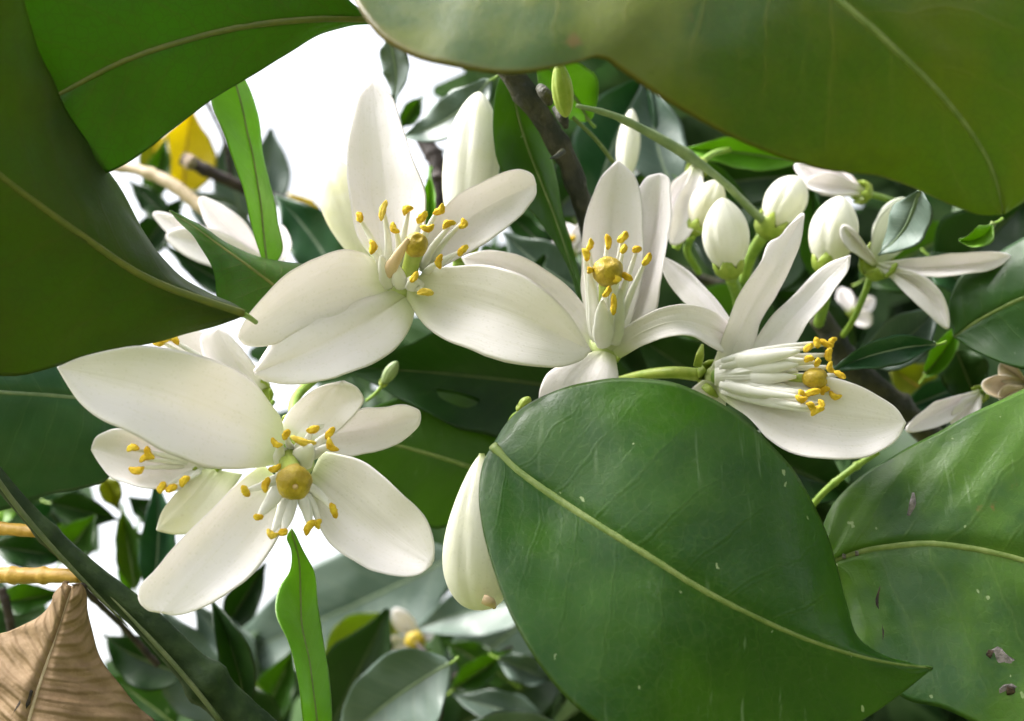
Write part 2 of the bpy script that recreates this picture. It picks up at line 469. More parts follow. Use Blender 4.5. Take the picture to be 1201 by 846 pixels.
M['olive'] = leaf_mat('leaf_yellow_green', (0.16, 0.20, 0.015), (0.24, 0.26, 0.02), (0.26, 0.25, 0.04), (0.45, 0.5, 0.03), 0.4, 0.5, 0.3, vstr=0.3, bump=0.3, brown=0.2)
M['front'] = leaf_mat('leaf_broad_upper', (0.030, 0.076, 0.005), (0.115, 0.150, 0.004), (0.20, 0.21, 0.03), (0.44, 0.56, 0.008), 0.42, 0.33, 0.42, vstr=0.3, blot=0.85, bump=0.4, coat=0.1, edge_col=(0.20, 0.13, 0.025), ret=1.0, nve=11, brown=0.1)
M['petal'] = petal_mat('petal_white')
M['petal_in'] = petal_mat('petal_white_inner', c=(0.895, 0.855, 0.86), tint=(0.87, 0.83, 0.81), bl=0.02)
M['petal_cream'] = petal_mat('petal_cream', c=(0.82, 0.80, 0.66), tint=(0.78, 0.76, 0.50))
M['petal_shaded'] = petal_mat('petal_white_shaded', c=(0.66, 0.70, 0.58), tint=(0.55, 0.62, 0.48))  # white petal in shade, the shade put into a greyer colour
M['bud'] = petal_mat('bud_white', c=(0.80, 0.79, 0.69), tint=(0.76, 0.76, 0.58), base=(0.36, 0.46, 0.06), tamt=0.22, bl=0.06)
M['filament'] = plain_mat('filament_white', (0.84, 0.83, 0.78), (0.80, 0.79, 0.72), 500, 0.45, 0.2, tamt=0.25)
M['wither'] = plain_mat('filament_buff', (0.72, 0.55, 0.35), (0.66, 0.50, 0.30), 500, 0.5, 0.3, tamt=0.2)
M['anther'] = plain_mat('anther_orange', (0.60, 0.36, 0.018), (0.84, 0.62, 0.06), 900, 0.75, 0.9, 0.00025, spec=0.2)
M['pollen'] = plain_mat('anther_yellow', (0.72, 0.50, 0.06), (0.80, 0.60, 0.12), 1300, 0.75, 0.9, 0.00025, spec=0.2)
M['stigma'] = plain_mat('stigma_yellow', (0.36, 0.25, 0.012), (0.62, 0.46, 0.04), 480, 0.42, 1.0, 0.0003, spec=0.45, tamt=0.12)
M['stigma_dot'] = plain_mat('stigma_centre', (0.62, 0.42, 0.22), (0.66, 0.46, 0.25), 900, 0.4, 0.5)
M['style'] = plain_mat('style_green', (0.42, 0.50, 0.10), (0.34, 0.44, 0.07), 600, 0.4, 0.3, tamt=0.15)
M['ovary'] = plain_mat('ovary_green', (0.16, 0.28, 0.03), (0.22, 0.34, 0.04), 600, 0.4, 0.4)
M['disc'] = plain_mat('disc_green', (0.42, 0.50, 0.18), (0.5, 0.56, 0.25), 600, 0.4, 0.4)
M['calyx'] = plain_mat('calyx_green', (0.26, 0.36, 0.04), (0.36, 0.44, 0.07), 500, 0.45, 0.4, tamt=0.15)
M['pedicel'] = plain_mat('pedicel_green', (0.18, 0.30, 0.04), (0.26, 0.38, 0.05), 500, 0.45, 0.4)
M['stalk'] = plain_mat('stalk_pale', (0.16, 0.23, 0.09), (0.24, 0.31, 0.13), 300, 0.45, 0.4)
M['midrib'] = plain_mat('midrib_pale', (0.14, 0.21, 0.045), (0.22, 0.28, 0.085), 500, 0.45, 0.4, tamt=0.2)
M['midrib_dark'] = plain_mat('midrib_olive', (0.12, 0.15, 0.025), (0.17, 0.18, 0.03), 500, 0.45, 0.4, tamt=0.25)
M['midrib_grey'] = plain_mat('midrib_grey', (0.17, 0.24, 0.14), (0.22, 0.29, 0.17), 500, 0.45, 0.4, tamt=0.2)
M['midrib_deep'] = plain_mat('midrib_deep_green', (0.05, 0.09, 0.02), (0.08, 0.12, 0.03), 500, 0.45, 0.4, tamt=0.2)
M['twig'] = plain_mat('twig_brown', (0.016, 0.010, 0.008), (0.045, 0.030, 0.022), 300, 0.7, 0.9, 0.0006)
M['branch'] = plain_mat('branch_bark', (0.014, 0.017, 0.008), (0.05, 0.045, 0.02), 260, 0.6, 1.0, 0.0007)
M['tan'] = plain_mat('twig_tan', (0.36, 0.28, 0.16), (0.46, 0.36, 0.24), 220, 0.6, 0.7, 0.0005)
M['stem'] = plain_mat('stem_green', (0.010, 0.024, 0.007), (0.028, 0.05, 0.016), 260, 0.55, 0.6, 0.0004, spec=0.2)
M['stem_ridge'] = plain_mat('stem_ridge', (0.06, 0.085, 0.03), (0.11, 0.13, 0.055), 260, 0.5, 0.6)
M['ochre'] = plain_mat('twig_ochre', (0.38, 0.22, 0.03), (0.48, 0.30, 0.05), 260, 0.5, 0.6, 0.0004)
M['cut'] = plain_mat('twig_cut_end', (0.35, 0.25, 0.18), (0.5, 0.4, 0.32), 900, 0.8, 0.8)
M['scar'] = plain_mat('scar_brown', (0.012, 0.009, 0.006), (0.06, 0.038, 0.02), 900, 0.8, 0.9)
M['scar_pale'] = plain_mat('scar_grey', (0.09, 0.08, 0.072), (0.20, 0.175, 0.165), 900, 0.8, 0.9)

# dead leaf
def dead_mat():
    g = NT('leaf_dead_brown')
    tc = g.n('TexCoord'); uv = tc.outputs['UV']; ob = tc.outputs['Object']
    sp = g.n('SeparateXYZ'); g.put(sp.inputs[0], uv); u, v = sp.outputs[0], sp.outputs[1]
    w = g.math('ADD', g.math('ADD', g.math('MULTIPLY', u, 22.0), g.math('MULTIPLY', g.math('ABSOLUTE', g.math('SUBTRACT', v, 0.5)), 6.4)), g.math('MULTIPLY', g.noise(ob, 110, 2, 0.5), 1.6))
    rib = g.math('ABSOLUTE', g.math('SUBTRACT', g.math('FRACT', w), 0.5))
    rb = g.ramp(rib, 0.34, 0.0)
    col = g.mix(g.ramp(g.noise(ob, 90, 5, 0.65), 0.3, 0.7), (0.14, 0.085, 0.040), (0.31, 0.21, 0.115))
    col = g.mix(g.math('MULTIPLY', rb, 0.07), col, (0.13, 0.08, 0.04))  # grooves between ribs tinted darker, crease shade put into the colour
    h = g.math('ADD', g.math('MULTIPLY', rb, -0.5), g.math('MULTIPLY', g.noise(ob, 400, 5, 0.65), 0.9))
    bp = g.n('Bump', Strength=0.8, Distance=0.0004, Height=h)
    pb = g.n('BsdfPrincipled', Roughness=0.7); g.put(pb.inputs['Base Color'], col); g.put(pb.inputs['Normal'], bp.outputs[0])
    pb.inputs['Specular IOR Level'].default_value = 0.25
    tr = g.n('BsdfTranslucent'); g.put(tr.inputs[0], col)
    ms = g.n('MixShader'); g.put(ms.inputs[0], 0.2); g.put(ms.inputs[1], pb.outputs[0]); g.put(ms.inputs[2], tr.outputs[0])
    return g.out(ms.outputs[0])
M['dead'] = dead_mat()

# ------------------------------------------------------------------ ground
gm = plain_mat('ground_grass', (0.07, 0.10, 0.03), (0.16, 0.15, 0.07), 1.2, 0.9, 0.6, 0.02, spec=0.1, detail=8)
gv = [(-1500, -1500, 0), (1500, -1500, 0), (1500, 1500, 0), (-1500, 1500, 0)]
ground = make_mesh('ground', gv, [(0, 1, 2, 3)], gm, loc=(0, 0, 0), smooth=False)
ground['kind'] = 'structure'

# ------------------------------------------------------------------ leaves
MR = {'up': 'midrib', 'hero': 'midrib', 'quilted': 'midrib', 'under': 'midrib', 'under_shaded': 'midrib_dark', 'lit': 'midrib_dark', 'young': 'midrib',
      'grey': 'midrib_grey', 'teal': 'midrib_grey', 'dark': 'midrib_deep', 'yellow': 'ochre', 'olive': 'ochre', 'front': 'midrib', 'dead': 'tan'}
GL = 'leaves of the citrus branch'

def leaf(label, mid, L, Rr, dm, dL, dR, mat, back='under', rib=(0.55, 0.12), petiole=None, group=GL, name='citrus_leaf', pm='pedicel', **kw):
    sh = sheet(mid, L, Rr, dm, dL, dR, **kw)
    root = thing(name, label, 'leaf', sh['line'][0], group)
    make_mesh('blade', sh['V'], sh['F'], [M[mat], M[back]], root, sh['uv'], sh['mi'])
    if rib:
        k = max(1, len(sh['t']) // 24)
        sel = list(range(1, len(sh['t']) - 1, k))
        rr = np.array([rib[0] + (rib[1] - rib[0]) * sh['t'][i] for i in sel])
        ax = sh['line'][sel] + sh['N'][sel] * (rr * 0.0002 + 0.00004 + 0.00012 * sh['t'][sel])[:, None]
        V, F, uv = tube(ax, rr, 8, 0.5)
        make_mesh('midrib', V, F, M[MR[mat]], root, uv)
    if petiole:
        pts = petiole[0]
        ptube('petiole', pts, petiole[1], M[pm], root, n=8, m=10)
    return root, sh

def simple_leaf(label, a, b, hw, mat, back='under', bend=0.0, fold=-4.0, sag=0.0, tw=0.0, seed=0, pet=12, nu=26, nv=7, group=GL, wave=0.8, name='citrus_leaf', asym=1.0, rib=(0.5, 0.1)):
    """leaf from base a=(x,y,d) to tip b, greatest half width hw px, mid line bent sideways by bend px"""
    rnd = random.Random(seed * 7 + int(a[0] * 3 + b[1]))
    ax, ay, ad = a; bx, by, bd = b
    dx, dy = bx - ax, by - ay; ln = math.hypot(dx, dy)
    nx, ny = dy / ln, -dx / ln
    mid = []
    for t in (0, .25, .5, .75, 1):
        o = bend * 4 * t * (1 - t)
        mid.append((ax + dx * t + nx * o, ay + dy * t + ny * o))
    dm = [ad + (bd - ad) * t + sag * 4 * t * (1 - t) for t in (0, .25, .5, .75, 1)]
    W = [0.0, .52, .80, .97, 1.0, .95, .84, .66, .43, .20, 0.0]
    L = [w * hw * rnd.uniform(.95, 1.05) for w in W]; Q = [w * hw * asym * rnd.uniform(.95, 1.05) for w in W]
    dl = [0, fold + tw, fold + tw, (fold + tw) * .8, 0]; dr = [0, fold - tw, fold - tw, (fold - tw) * .8, 0]
    pl = None
    if pet:
        pl = ([(ax - dx / ln * pet, ay - dy / ln * pet, ad + 1.0), (ax - dx / ln * pet * .5, ay - dy / ln * pet * .5 + 1, ad + .5), (ax + dx / ln * 2, ay + dy / ln * 2, ad)], [2.4 * 160 / ad, 2.0 * 160 / ad, 1.9 * 160 / ad])
    return leaf(label, mid, L, Q, dm, dl, dr, mat, back, rib, pl, group, name, nu=nu, nv=nv, th=0.3, wave=(wave, rnd.uniform(1.5, 3), rnd.uniform(0, 6)),
                rough=0.5, quilt=0.12, seed=seed, p=1.3)

# --- the broad glossy leaf in front of the blossoms
hero, hs_ = leaf('broad glossy dark green leaf with pale midrib in front, below the middle blossoms',
    [(577, 522), (600, 546), (650, 583), (700, 615), (760, 652), (820, 690), (880, 721), (940, 748), (1000, 768), (1050, 779), (1094, 784)],
    [(577, 522), (588, 502), (610, 480), (645, 461), (690, 448), (740, 443), (800, 452), (850, 475), (900, 515), (940, 565), (968, 620), (985, 672), (994, 712), (1003, 745), (1025, 765), (1058, 777), (1094, 784)],
    [(577, 522), (566, 548), (562, 580), (566, 620), (580, 672), (602, 728), (632, 780), (668, 823), (715, 858), (780, 885), (860, 893), (940, 880), (1010, 846), (1060, 812), (1094, 784)],
    [152, 147, 142, 140, 141, 145, 151], [2, 5, 7, 8, 9, 9, 4, 0], [1, -3, -6, -6, -3, 0, 0], 'hero',
    rib=(0.6, 0.14), petiole=([(600, 520, 170), (588, 521, 160), (579, 524, 152.6)], [3.5, 3.6, 3.8]), nu=110, nv=36, p=1.35, th=0.4,
    wave=(0.5, 1.6, 1.0), rough=0.3, quilt=0.10, nveins=10, seed=1)

# --- right veined leaf
rl, rsh = leaf('large puckered leaf with raised side veins and brown scars at the right edge',
    [(958, 668), (1000, 650), (1040, 642), (1090, 638), (1150, 645), (1210, 660), (1290, 690), (1380, 720)],
    [(958, 668), (962, 632), (975, 596), (1000, 566), (1050, 532), (1110, 501), (1160, 476), (1205, 453), (1270, 440), (1340, 520), (1375, 620), (1380, 720)],
    [(958, 668), (975, 690), (992, 722), (1006, 758), (1030, 795), (1065, 822), (1100, 830), (1140, 848), (1200, 880), (1280, 880), (1350, 800), (1380, 720)],
    [166, 162, 158, 155, 153, 152], [0, 5, 8, 9, 7, 3, 0], [0, -3, -6, -8, -8, -4, 0], 'quilted',
    rib=(0.62, 0.2), nu=90, nv=30, p=1.3, th=0.4, wave=(0.8, 2.0, 0.4), rough=0.4, quilt=0.45, nveins=7, seed=5)
def on_sheet(sh, t, v):
    """point and normal of a leaf surface at (t, v in -1..1)"""
    i = int(np.argmin(np.abs(sh['t'] - t))); j = int(round((v * .5 + .5) * (sh['grid'].shape[1] - 1)))
    return sh['grid'][i, j], sh['Ng'][i, j]
def nearest_on(sh, x, y):
    G = sh['grid'] - CAM
    d = G @ FWD * 1000; px = G @ RIGHT * 1000 / d / KPX + 600.5; py = 423 - (G @ UP) * 1000 / d / KPX
    k = np.argmin((px - x) ** 2 + (py - y) ** 2); i, j = np.unravel_index(k, d.shape)
    return sh['grid'][i, j], sh['Ng'][i, j]
def scar(parent, sh, pts, rad, mat, name='scar', off=0.00016):
    W = []
    for x, y in pts:
        p_, n_ = nearest_on(sh, x, y); q = PW(x, y, (p_ - CAM) @ FWD * 1000); W.append(q + n_ * (off - .0001))
    W = along(np.array(W), np.linspace(0, 1, 14))
    V, F, uv = tube(W, vals(rad, np.linspace(0, 1, 14)) * 1.25, 10, 0.12, True, 0.9)
    return make_mesh(name, V, F, M[mat], parent, uv)
scar(rl, rsh, [(1033, 688), (1031, 705), (1037, 722), (1039, 740), (1036, 755)], [.12, .3, .22, .32, .06], 'scar')
scar(rl, rsh, [(1071, 578), (1072, 592), (1068, 606)], [.15, .4, .3], 'scar_pale')
scar(rl, rsh, [(1155, 765), (1164, 768), (1176, 776), (1196, 784)], [.2, .75, .5, .3], 'scar_pale', 'scar_margin')
scar(rl, rsh, [(1157, 766), (1163, 769)], [.35, .3], 'scar', off=.0005)
scar(rl, rsh, [(1172, 812), (1184, 811), (1198, 815)], [.3, .8, .4], 'scar_pale', 'scar_margin')
scar(rl, rsh, [(1180, 811), (1190, 811)], [.4, .3], 'scar', off=.0005)
for (x, y) in ((991, 652), (1006, 649)):
    scar(rl, rsh, [(x - 2, y), (x + 2, y)], [.22, .22], 'scar_pale', 'wart', off=.0006)

# --- big blurred leaf along the top right, close to the lens
leaf('big soft-focus leaf hanging over the top right, yellowish green with grey sheen',
    [(420, -170), (560, -190), (700, -150), (830, -90), (930, -38), (985, 2), (1040, 50), (1090, 96), (1130, 142), (1160, 190), (1176, 251)],
    [(420, -170), (600, -330), (800, -360), (980, -260), (1110, -150), (1200, -40), (1245, 80), (1240, 170), (1210, 228), (1176, 251)],
    [(420, -170), (400, -60), (425, 20), (447, 46), (480, 63), (520, 76), (570, 86), (620, 86), (668, 76), (703, 66), (732, 84), (765, 108), (805, 133), (850, 158), (905, 182), (960, 198), (1020, 206), (1070, 222), (1120, 242), (1150, 251), (1176, 251)],
    [150, 138, 126, 121, 123, 130], [0, 0, 4, 6, 5, 2, 0], [0, -12, -15, -11, -4, 0, 2, 3, 0], 'front', back='up',
    rib=(0.75, 0.2), nu=90, nv=34, p=1.4, th=0.4, wave=(1.0, 2.0, 2.0), rough=0.4, quilt=0.15, nveins=11, seed=9)

# --- left dark leaf, underside
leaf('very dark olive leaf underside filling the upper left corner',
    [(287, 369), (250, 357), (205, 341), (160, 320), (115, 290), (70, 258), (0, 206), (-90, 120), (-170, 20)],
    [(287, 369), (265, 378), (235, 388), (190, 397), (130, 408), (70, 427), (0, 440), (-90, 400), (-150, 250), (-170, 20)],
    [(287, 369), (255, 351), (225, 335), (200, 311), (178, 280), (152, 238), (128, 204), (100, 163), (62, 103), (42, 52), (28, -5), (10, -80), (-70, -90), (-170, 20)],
    [146, 143, 138, 132, 126, 120], [0, 4, 6, 6, 4, 0], [0, 7, 6, 1, -4, -4, 0], 'under_shaded', back='up',
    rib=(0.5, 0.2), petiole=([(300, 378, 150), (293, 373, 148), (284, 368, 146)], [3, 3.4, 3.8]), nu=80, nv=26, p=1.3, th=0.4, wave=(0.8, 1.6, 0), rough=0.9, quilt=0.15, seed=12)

# --- upper left backlit leaf
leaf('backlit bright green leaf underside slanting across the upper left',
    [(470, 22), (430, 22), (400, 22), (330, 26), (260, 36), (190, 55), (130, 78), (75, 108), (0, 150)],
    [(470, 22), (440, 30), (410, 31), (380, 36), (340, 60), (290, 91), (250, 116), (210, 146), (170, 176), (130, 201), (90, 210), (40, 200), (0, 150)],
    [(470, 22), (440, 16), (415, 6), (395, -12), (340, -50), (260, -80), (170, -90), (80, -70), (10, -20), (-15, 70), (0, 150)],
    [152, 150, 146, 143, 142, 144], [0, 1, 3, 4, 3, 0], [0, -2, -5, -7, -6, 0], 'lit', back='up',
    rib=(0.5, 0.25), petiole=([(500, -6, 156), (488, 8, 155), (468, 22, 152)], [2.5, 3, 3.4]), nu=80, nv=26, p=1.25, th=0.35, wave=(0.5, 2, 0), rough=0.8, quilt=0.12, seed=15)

# --- narrow bright leaves
leaf('narrow folded lime green leaf standing upright left of the top blossom',
    [(312, 322), (306, 270), (300, 220), (290, 160), (274, 92), (262, 62)],
    [(312, 322), (300, 288), (285, 228), (264, 166), (247, 112), (250, 80), (262, 62)],
    [(312, 322), (330, 296), (325, 250), (312, 190), (302, 132), (288, 92), (276, 72), (262, 62)],
    [172, 172, 170, 168], [0, -3, -5, -3, 0], [0, 5, 8, 6, 0], 'young', back='young', rib=(0.3, 0.12), nu=44, nv=10, th=0.3, rough=0.4, p=1.1, seed=17)
leaf('narrow wavy lime green leaf rising from the bottom edge below the left blossom',
    [(372, 900), (370, 840), (362, 780), (353, 730), (352, 690), (350, 655), (341, 620)],
    [(360, 900), (355, 846), (350, 795), (337, 750), (322, 716), (327, 690), (340, 668), (341, 645), (336, 630), (341, 620)],
    [(390, 900), (389, 846), (387, 800), (379, 745), (374, 700), (368, 668), (356, 645), (348, 630), (341, 620)],
    [158, 158, 160, 162, 161], [0, -4, -6, -4, -1, 0], [0, 2, 4, 3, 1, 0], 'young', back='young', rib=(0.26, 0.1), nu=60, nv=10, th=0.3, rough=0.35, p=1.2, seed=18, wave=(0.6, 3, 0))
# --- leaf tucked between dark leaf and top blossom
leaf('pointed mid green leaf tucked behind the left petals of the top blossom',
    [(345, 352), (318, 332), (285, 308), (245, 280), (220, 262), (198, 248)],
    [(320, 392), (285, 370), (257, 357), (251, 325), (240, 300), (225, 278), (210, 262), (198, 248)],
    [(385, 330), (360, 311), (335, 307), (305, 300), (270, 287), (240, 268), (216, 255), (198, 248)],
    [166, 166, 167, 168], [0, -3, -3, 0], [0, 4, 3, 0], 'lit', back='up', rib=(0.3, 0.08), nu=44, nv=12, th=0.3, rough=0.5, quilt=0.1, seed=19)
# --- left leaf below dark one
leaf('dark blue-green veined leaf at the left edge beneath the olive leaf',
    [(150, 470), (90, 466), (40, 462), (0, 460), (-60, 452), (-140, 440)],
    [(150, 470), (138, 520), (124, 564), (95, 574), (60, 581), (25, 592), (0, 600), (-60, 580), (-140, 440)],
    [(150, 470), (130, 430), (95, 400), (50, 385), (0, 378), (-60, 390), (-140, 440)],
    [174, 171, 168, 166], [0, 5, 7, 6, 2, 0], [0, 3, 4, 3, 0], 'teal', back='grey', rib=(0.42, 0.2), nu=60, nv=22, th=0.35, rough=0.6, quilt=0.3, nveins=8, seed=21)
# --- brown dead leaf
dl_, dsh = leaf('withered brown leaf with creased ribs in the bottom left corner',
    [(86, 688), (70, 730), (52, 780), (36, 830), (20, 890), (0, 960)],
    [(86, 688), (92, 694), (97, 712), (106, 740), (124, 779), (150, 816), (180, 850), (200, 900), (150, 960), (0, 960)],
    [(86, 688), (76, 694), (62, 708), (42, 727), (15, 741), (-15, 752), (-40, 800), (-60, 880), (-50, 930), (0, 960)],
    [158, 154, 150, 148], [0, 4, 6, 6, 3, 0], [0, 3, 4, 6, 4, 0], 'dead', back='dead', rib=(0.25, 0.3), name='dead_leaf',
    petiole=([(99, 688, 160), (93, 688, 159), (85, 692, 158)], [4.5, 4, 3]), pm='twig', nu=80, nv=30, th=0.25, rough=1.3, quilt=0.7, nveins=10, jit=1.5, slope=-1.6, seed=25, wave=(1.2, 3, 0))
scar(dl_, dsh, [(38, 810), (27, 828), (16, 845)], [.1, .45, .2], 'scar', 'dark_strip')  # narrow dark strip laid on the withered leaf
# --- right mid leaf
leaf('plain dark green leaf at the right edge above the puckered leaf',
    [(1118, 396), (1150, 375), (1200, 350), (1260, 330), (1330, 310)],
    [(1118, 396), (1112, 360), (1128, 320), (1165, 300), (1210, 270), (1260, 250), (1330, 310)],
    [(1118, 396), (1140, 409), (1170, 424), (1205, 434), (1260, 430), (1310, 390), (1330, 310)],
    [188, 184, 180, 178], [0, 4, 5, 3, 0], [0, -4, -5, -3, 0], 'up', back='under', rib=(0.4, 0.2), nu=50, nv=18, th=0.35, rough=0.7, quilt=0.15, seed=27)

# ------------------------------------------------------------------ flower builders
def petal(parent, mid, L, Rr, dm, dL, dR, mat='petal_in', back='petal', th=0.7, **kw):
    a = dict(nu=48, nv=16, p=1.7, th=th, rough=0.6, furrow=0.07, folds=0.16, edge=6, cosp=0.9, seed=len(bpy.data.objects) % 50)
    a.update(kw)
    sh = sheet(mid, L, Rr, dm, dL, dR, **a)
    make_mesh('petal', sh['V'], sh['F'], [M[mat], M[back]], parent, sh['uv'], sh['mi'])
    return sh

def anther(parent, x, y, d, ang, ln=17, w=9.5, tilt=0.0, mat='anther', rnd=None):
    w *= 0.78; ln *= 0.98
    """two-lobed pollen sac; ang in degrees, image plane, 0 = right, 90 = up"""
    c = PW(x, y, d); k = KPX * d
    ax = math.cos(R(ang)) * RIGHT + math.sin(R(ang)) * UP + tilt * FWD
    n, m = 14, 10
    ph = rnd.uniform(0, 6) if rnd else 0
    prof = []
    for i in range(m):
        q = -1 + 2 * i / (m - 1)
        prof.append((q * ln * k * .5, w * k * .5 * max(0.06, (1 - abs(q) ** 2.6)) ** .5))
    def mod(t, an):
        g = min(abs(an - math.pi * 0.5), abs(an - 1.5 * math.pi))
        return 1 - .5 * math.exp(-(g / .36) ** 2) + (.17 * rnd.uniform(-1, 1) if rnd else 0) + .15 * math.sin(3 * an + 5 * t)
    V, F, uv = lathe(c, ax, prof, n, mod)
    bd = (rnd.uniform(-.5, .5) if rnd else 0) * w * k * .001
    for i in range(m):
        V[i * n:(i + 1) * n] += np.cross(ax, FWD) * bd * (1 - (2 * i / (m - 1) - 1) ** 2)
    return make_mesh('anther', V, F, M[mat], parent, uv)

def stamen(root, base, tip, ang, seed, wid=4.5, ln=17, w=9.5, mat='anther', bow=0.0, fm='filament'):
    """filament from base (x,y,d) to the anther at tip (x,y,d)"""
    rnd = random.Random(seed)
    b = np.array(base, float); t = np.array(tip, float)
    dx, dy = t[0] - b[0], t[1] - b[1]; l = math.hypot(dx, dy) + 1e-6
    mid = (b + t) / 2 + np.array([dy / l * bow, -dx / l * bow, -0.6])
    wid *= 0.98
    s = ptube('stamen', [b, mid, t], [wid * .6, wid * 1.0, wid * .85, wid * .65, 2.0], M[fm], root, n=10, m=12, squash=.5)
    if ang is not None:
        anther(s, t[0], t[1], t[2] - .5, ang, ln * rnd.uniform(.9, 1.12), w * rnd.uniform(.9, 1.1), rnd.uniform(-.35, .35), mat, rnd)
    return s

def pistil(root, base, tip, sw, sh_px, style_w=8, ov=13, mat='stigma', dot=False, flat=1.0):
    """ovary at base, style to the club shaped stigma at tip (x,y,d)"""
    b = np.array(base, float); t = np.array(tip, float)
    B = PW(*b); T = PW(*t); ax = T - B; ax /= np.linalg.norm(ax)
    k = KPX * t[2]
    r = ov * KPX * b[2]
    V, F, uv = lathe(B, ax, [(-r, r * .3), (-r * .7, r * .75), (0, r), (r * .7, r * .8), (r * 1.1, r * .5)], 14)
    p = make_mesh('pistil', V, F, M['ovary'], root, uv)
    tt = np.linspace(0, 1, 8)[:, None]
    V, F, uv = tube(B + (T - B) * tt, np.interp(tt[:, 0], [0, .6, 1], [style_w * k, style_w * k * .9, style_w * k * 1.1]), 12)
    make_mesh('style', V, F, M['style'], p, uv)
    h = sh_px * k * .47; rr = sw * k * .46
    prof = [(-h, rr * .45), (-h * .8, rr * .72), (-h * .4, rr * .95), (0, rr), (h * .35, rr * .93), (h * .65, rr * .74), (h * .82, rr * .5), (h * .84, rr * .3), (h * .74, rr * .12)]
    rnd = random.Random(int(t[0]))
    ph = rnd.uniform(0, 6)
    V, F, uv = lathe(T, ax, prof, 24, lambda q, an: 1 + .035 * math.sin(5 * an + ph) + .025 * math.sin(11 * an + 3 * q * 4 + ph))
    make_mesh('stigma', V, F, M[mat], p, uv)
    if dot:
        V, F, uv = lathe(T + ax * h * .00074, ax, [(-.1, rr * .16), (.12, rr * .15), (.2, rr * .06)], 10)
        make_mesh('stigma_pore', V, F, M['stigma_dot'], p, uv)

def receptacle(root, x, y, d, rx, mat='disc', ax=None, h=None):
    k = KPX * d; r = rx * k
    a = -FWD * .8 + UP * .6 if ax is None else ax
    V, F, uv = lathe(PW(x, y, d), a, [(-r * .9, r * .35), (-r * .5, r * .7), (0, r), (r * .25, r * .9), (r * .35, r * .5)], 18, lambda q, an: 1 + .04 * math.sin(10 * an))
    make_mesh('nectar_disc', V, F, M[mat], root, uv)

def calyx(root, base, axis_px, r, lobes=5, mat='calyx'):
    """cup with lobes; base (x,y,d); axis_px = (dx,dy,dd) direction towards the petals"""
    x, y, d = base
    B = PW(x, y, d); A = PW(x + axis_px[0], y + axis_px[1], d + axis_px[2]) - B
    k = KPX * d; r = r * k
    V, F, uv = lathe(B, A, [(-r * .35, r * .3), (-r * .2, r * .6), (r * .1, r * .9), (r * .55, r * 1.05), (r * .9, r * 1.08), (r * .92, r * .9), (r * .3, r * .7)], 20,
                     lambda q, an: 1 + .06 * math.cos(lobes * an))
    # pull the rim into lobes
    Au = A / np.linalg.norm(A); n = 20
    for i in (4, 5):
        for kk in range(n):
            V[i * n + kk] += Au * .001 * r * .45 * (math.cos(lobes * 2 * math.pi * kk / n))
    return make_mesh('calyx', V, F, M[mat], root, uv)

GF = 'open white blossoms'
# ------------------------------------------------------------------ A : top blossom
A = thing('blossom', 'fully open white blossom, uppermost, with a fan of loose orange anthers', 'blossom', PW(476, 335, 163), GF)
petal(A, [(463, 326), (455, 250), (447, 165), (437, 94)],
      [(440, 310), (420, 282), (410, 240), (407, 190), (411, 145), (423, 107), (437, 94)],
      [(486, 326), (500, 285), (497, 235), (487, 190), (472, 145), (456, 108), (437, 94)],
      [164, 166, 168, 170], [-1, -3, -4, -3, -1, 0], [-1, -3, -4, -3, -1, 0])
petal(A, [(490, 312), (530, 272), (580, 238), (629, 216)],
      [(483, 300), (505, 264), (530, 238), (560, 215), (590, 201), (612, 199), (625, 205), (629, 216)],
      [(500, 322), (545, 302), (575, 286), (601, 265), (620, 243), (629, 228), (629, 216)],
      [163, 165, 167, 168], [0, -2, -3, -2, 0], [0, -2, -3, -2, 0])
petal(A, [(478, 340), (540, 352), (620, 378), (693, 412)],
      [(488, 328), (505, 316), (540, 313), (580, 315), (620, 329), (655, 352), (680, 385), (693, 412)],
      [(478, 352), (490, 372), (515, 394), (545, 409), (580, 421), (630, 429), (668, 428), (685, 421), (693, 412)],
      [162, 159, 157, 158], [0, -2, -3, -2, 0], [0, -3, -4.5, -3, 0])
petal(A, [(478, 348), (430, 378), (365, 412), (298, 437)],
      [(487, 362), (484, 378), (470, 402), (445, 423), (410, 440), (360, 450), (322, 449), (305, 445), (298, 437)],
      [(458, 342), (400, 356), (350, 375), (322, 398), (305, 422), (298, 437)],
      [163, 159, 155, 153], [0, -3, -4, -2, 0], [0, 0, 0, 0], keel=-.3)
petal(A, [(458, 334), (400, 338), (340, 362), (279, 396)],
      [(472, 352), (440, 364), (390, 376), (352, 389), (322, 404), (300, 407), (286, 404), (279, 396)],
      [(452, 318), (430, 298), (400, 292), (365, 302), (330, 325), (302, 356), (287, 378), (279, 396)],
      [163, 159, 155, 152], [0, -.5, -.5, 0], [0, -3, -4, -3, 0])
receptacle(A, 466, 332, 164, 25)
pistil(A, (478, 328, 163), (488, 287, 156.5), 31, 33, 11, 13)
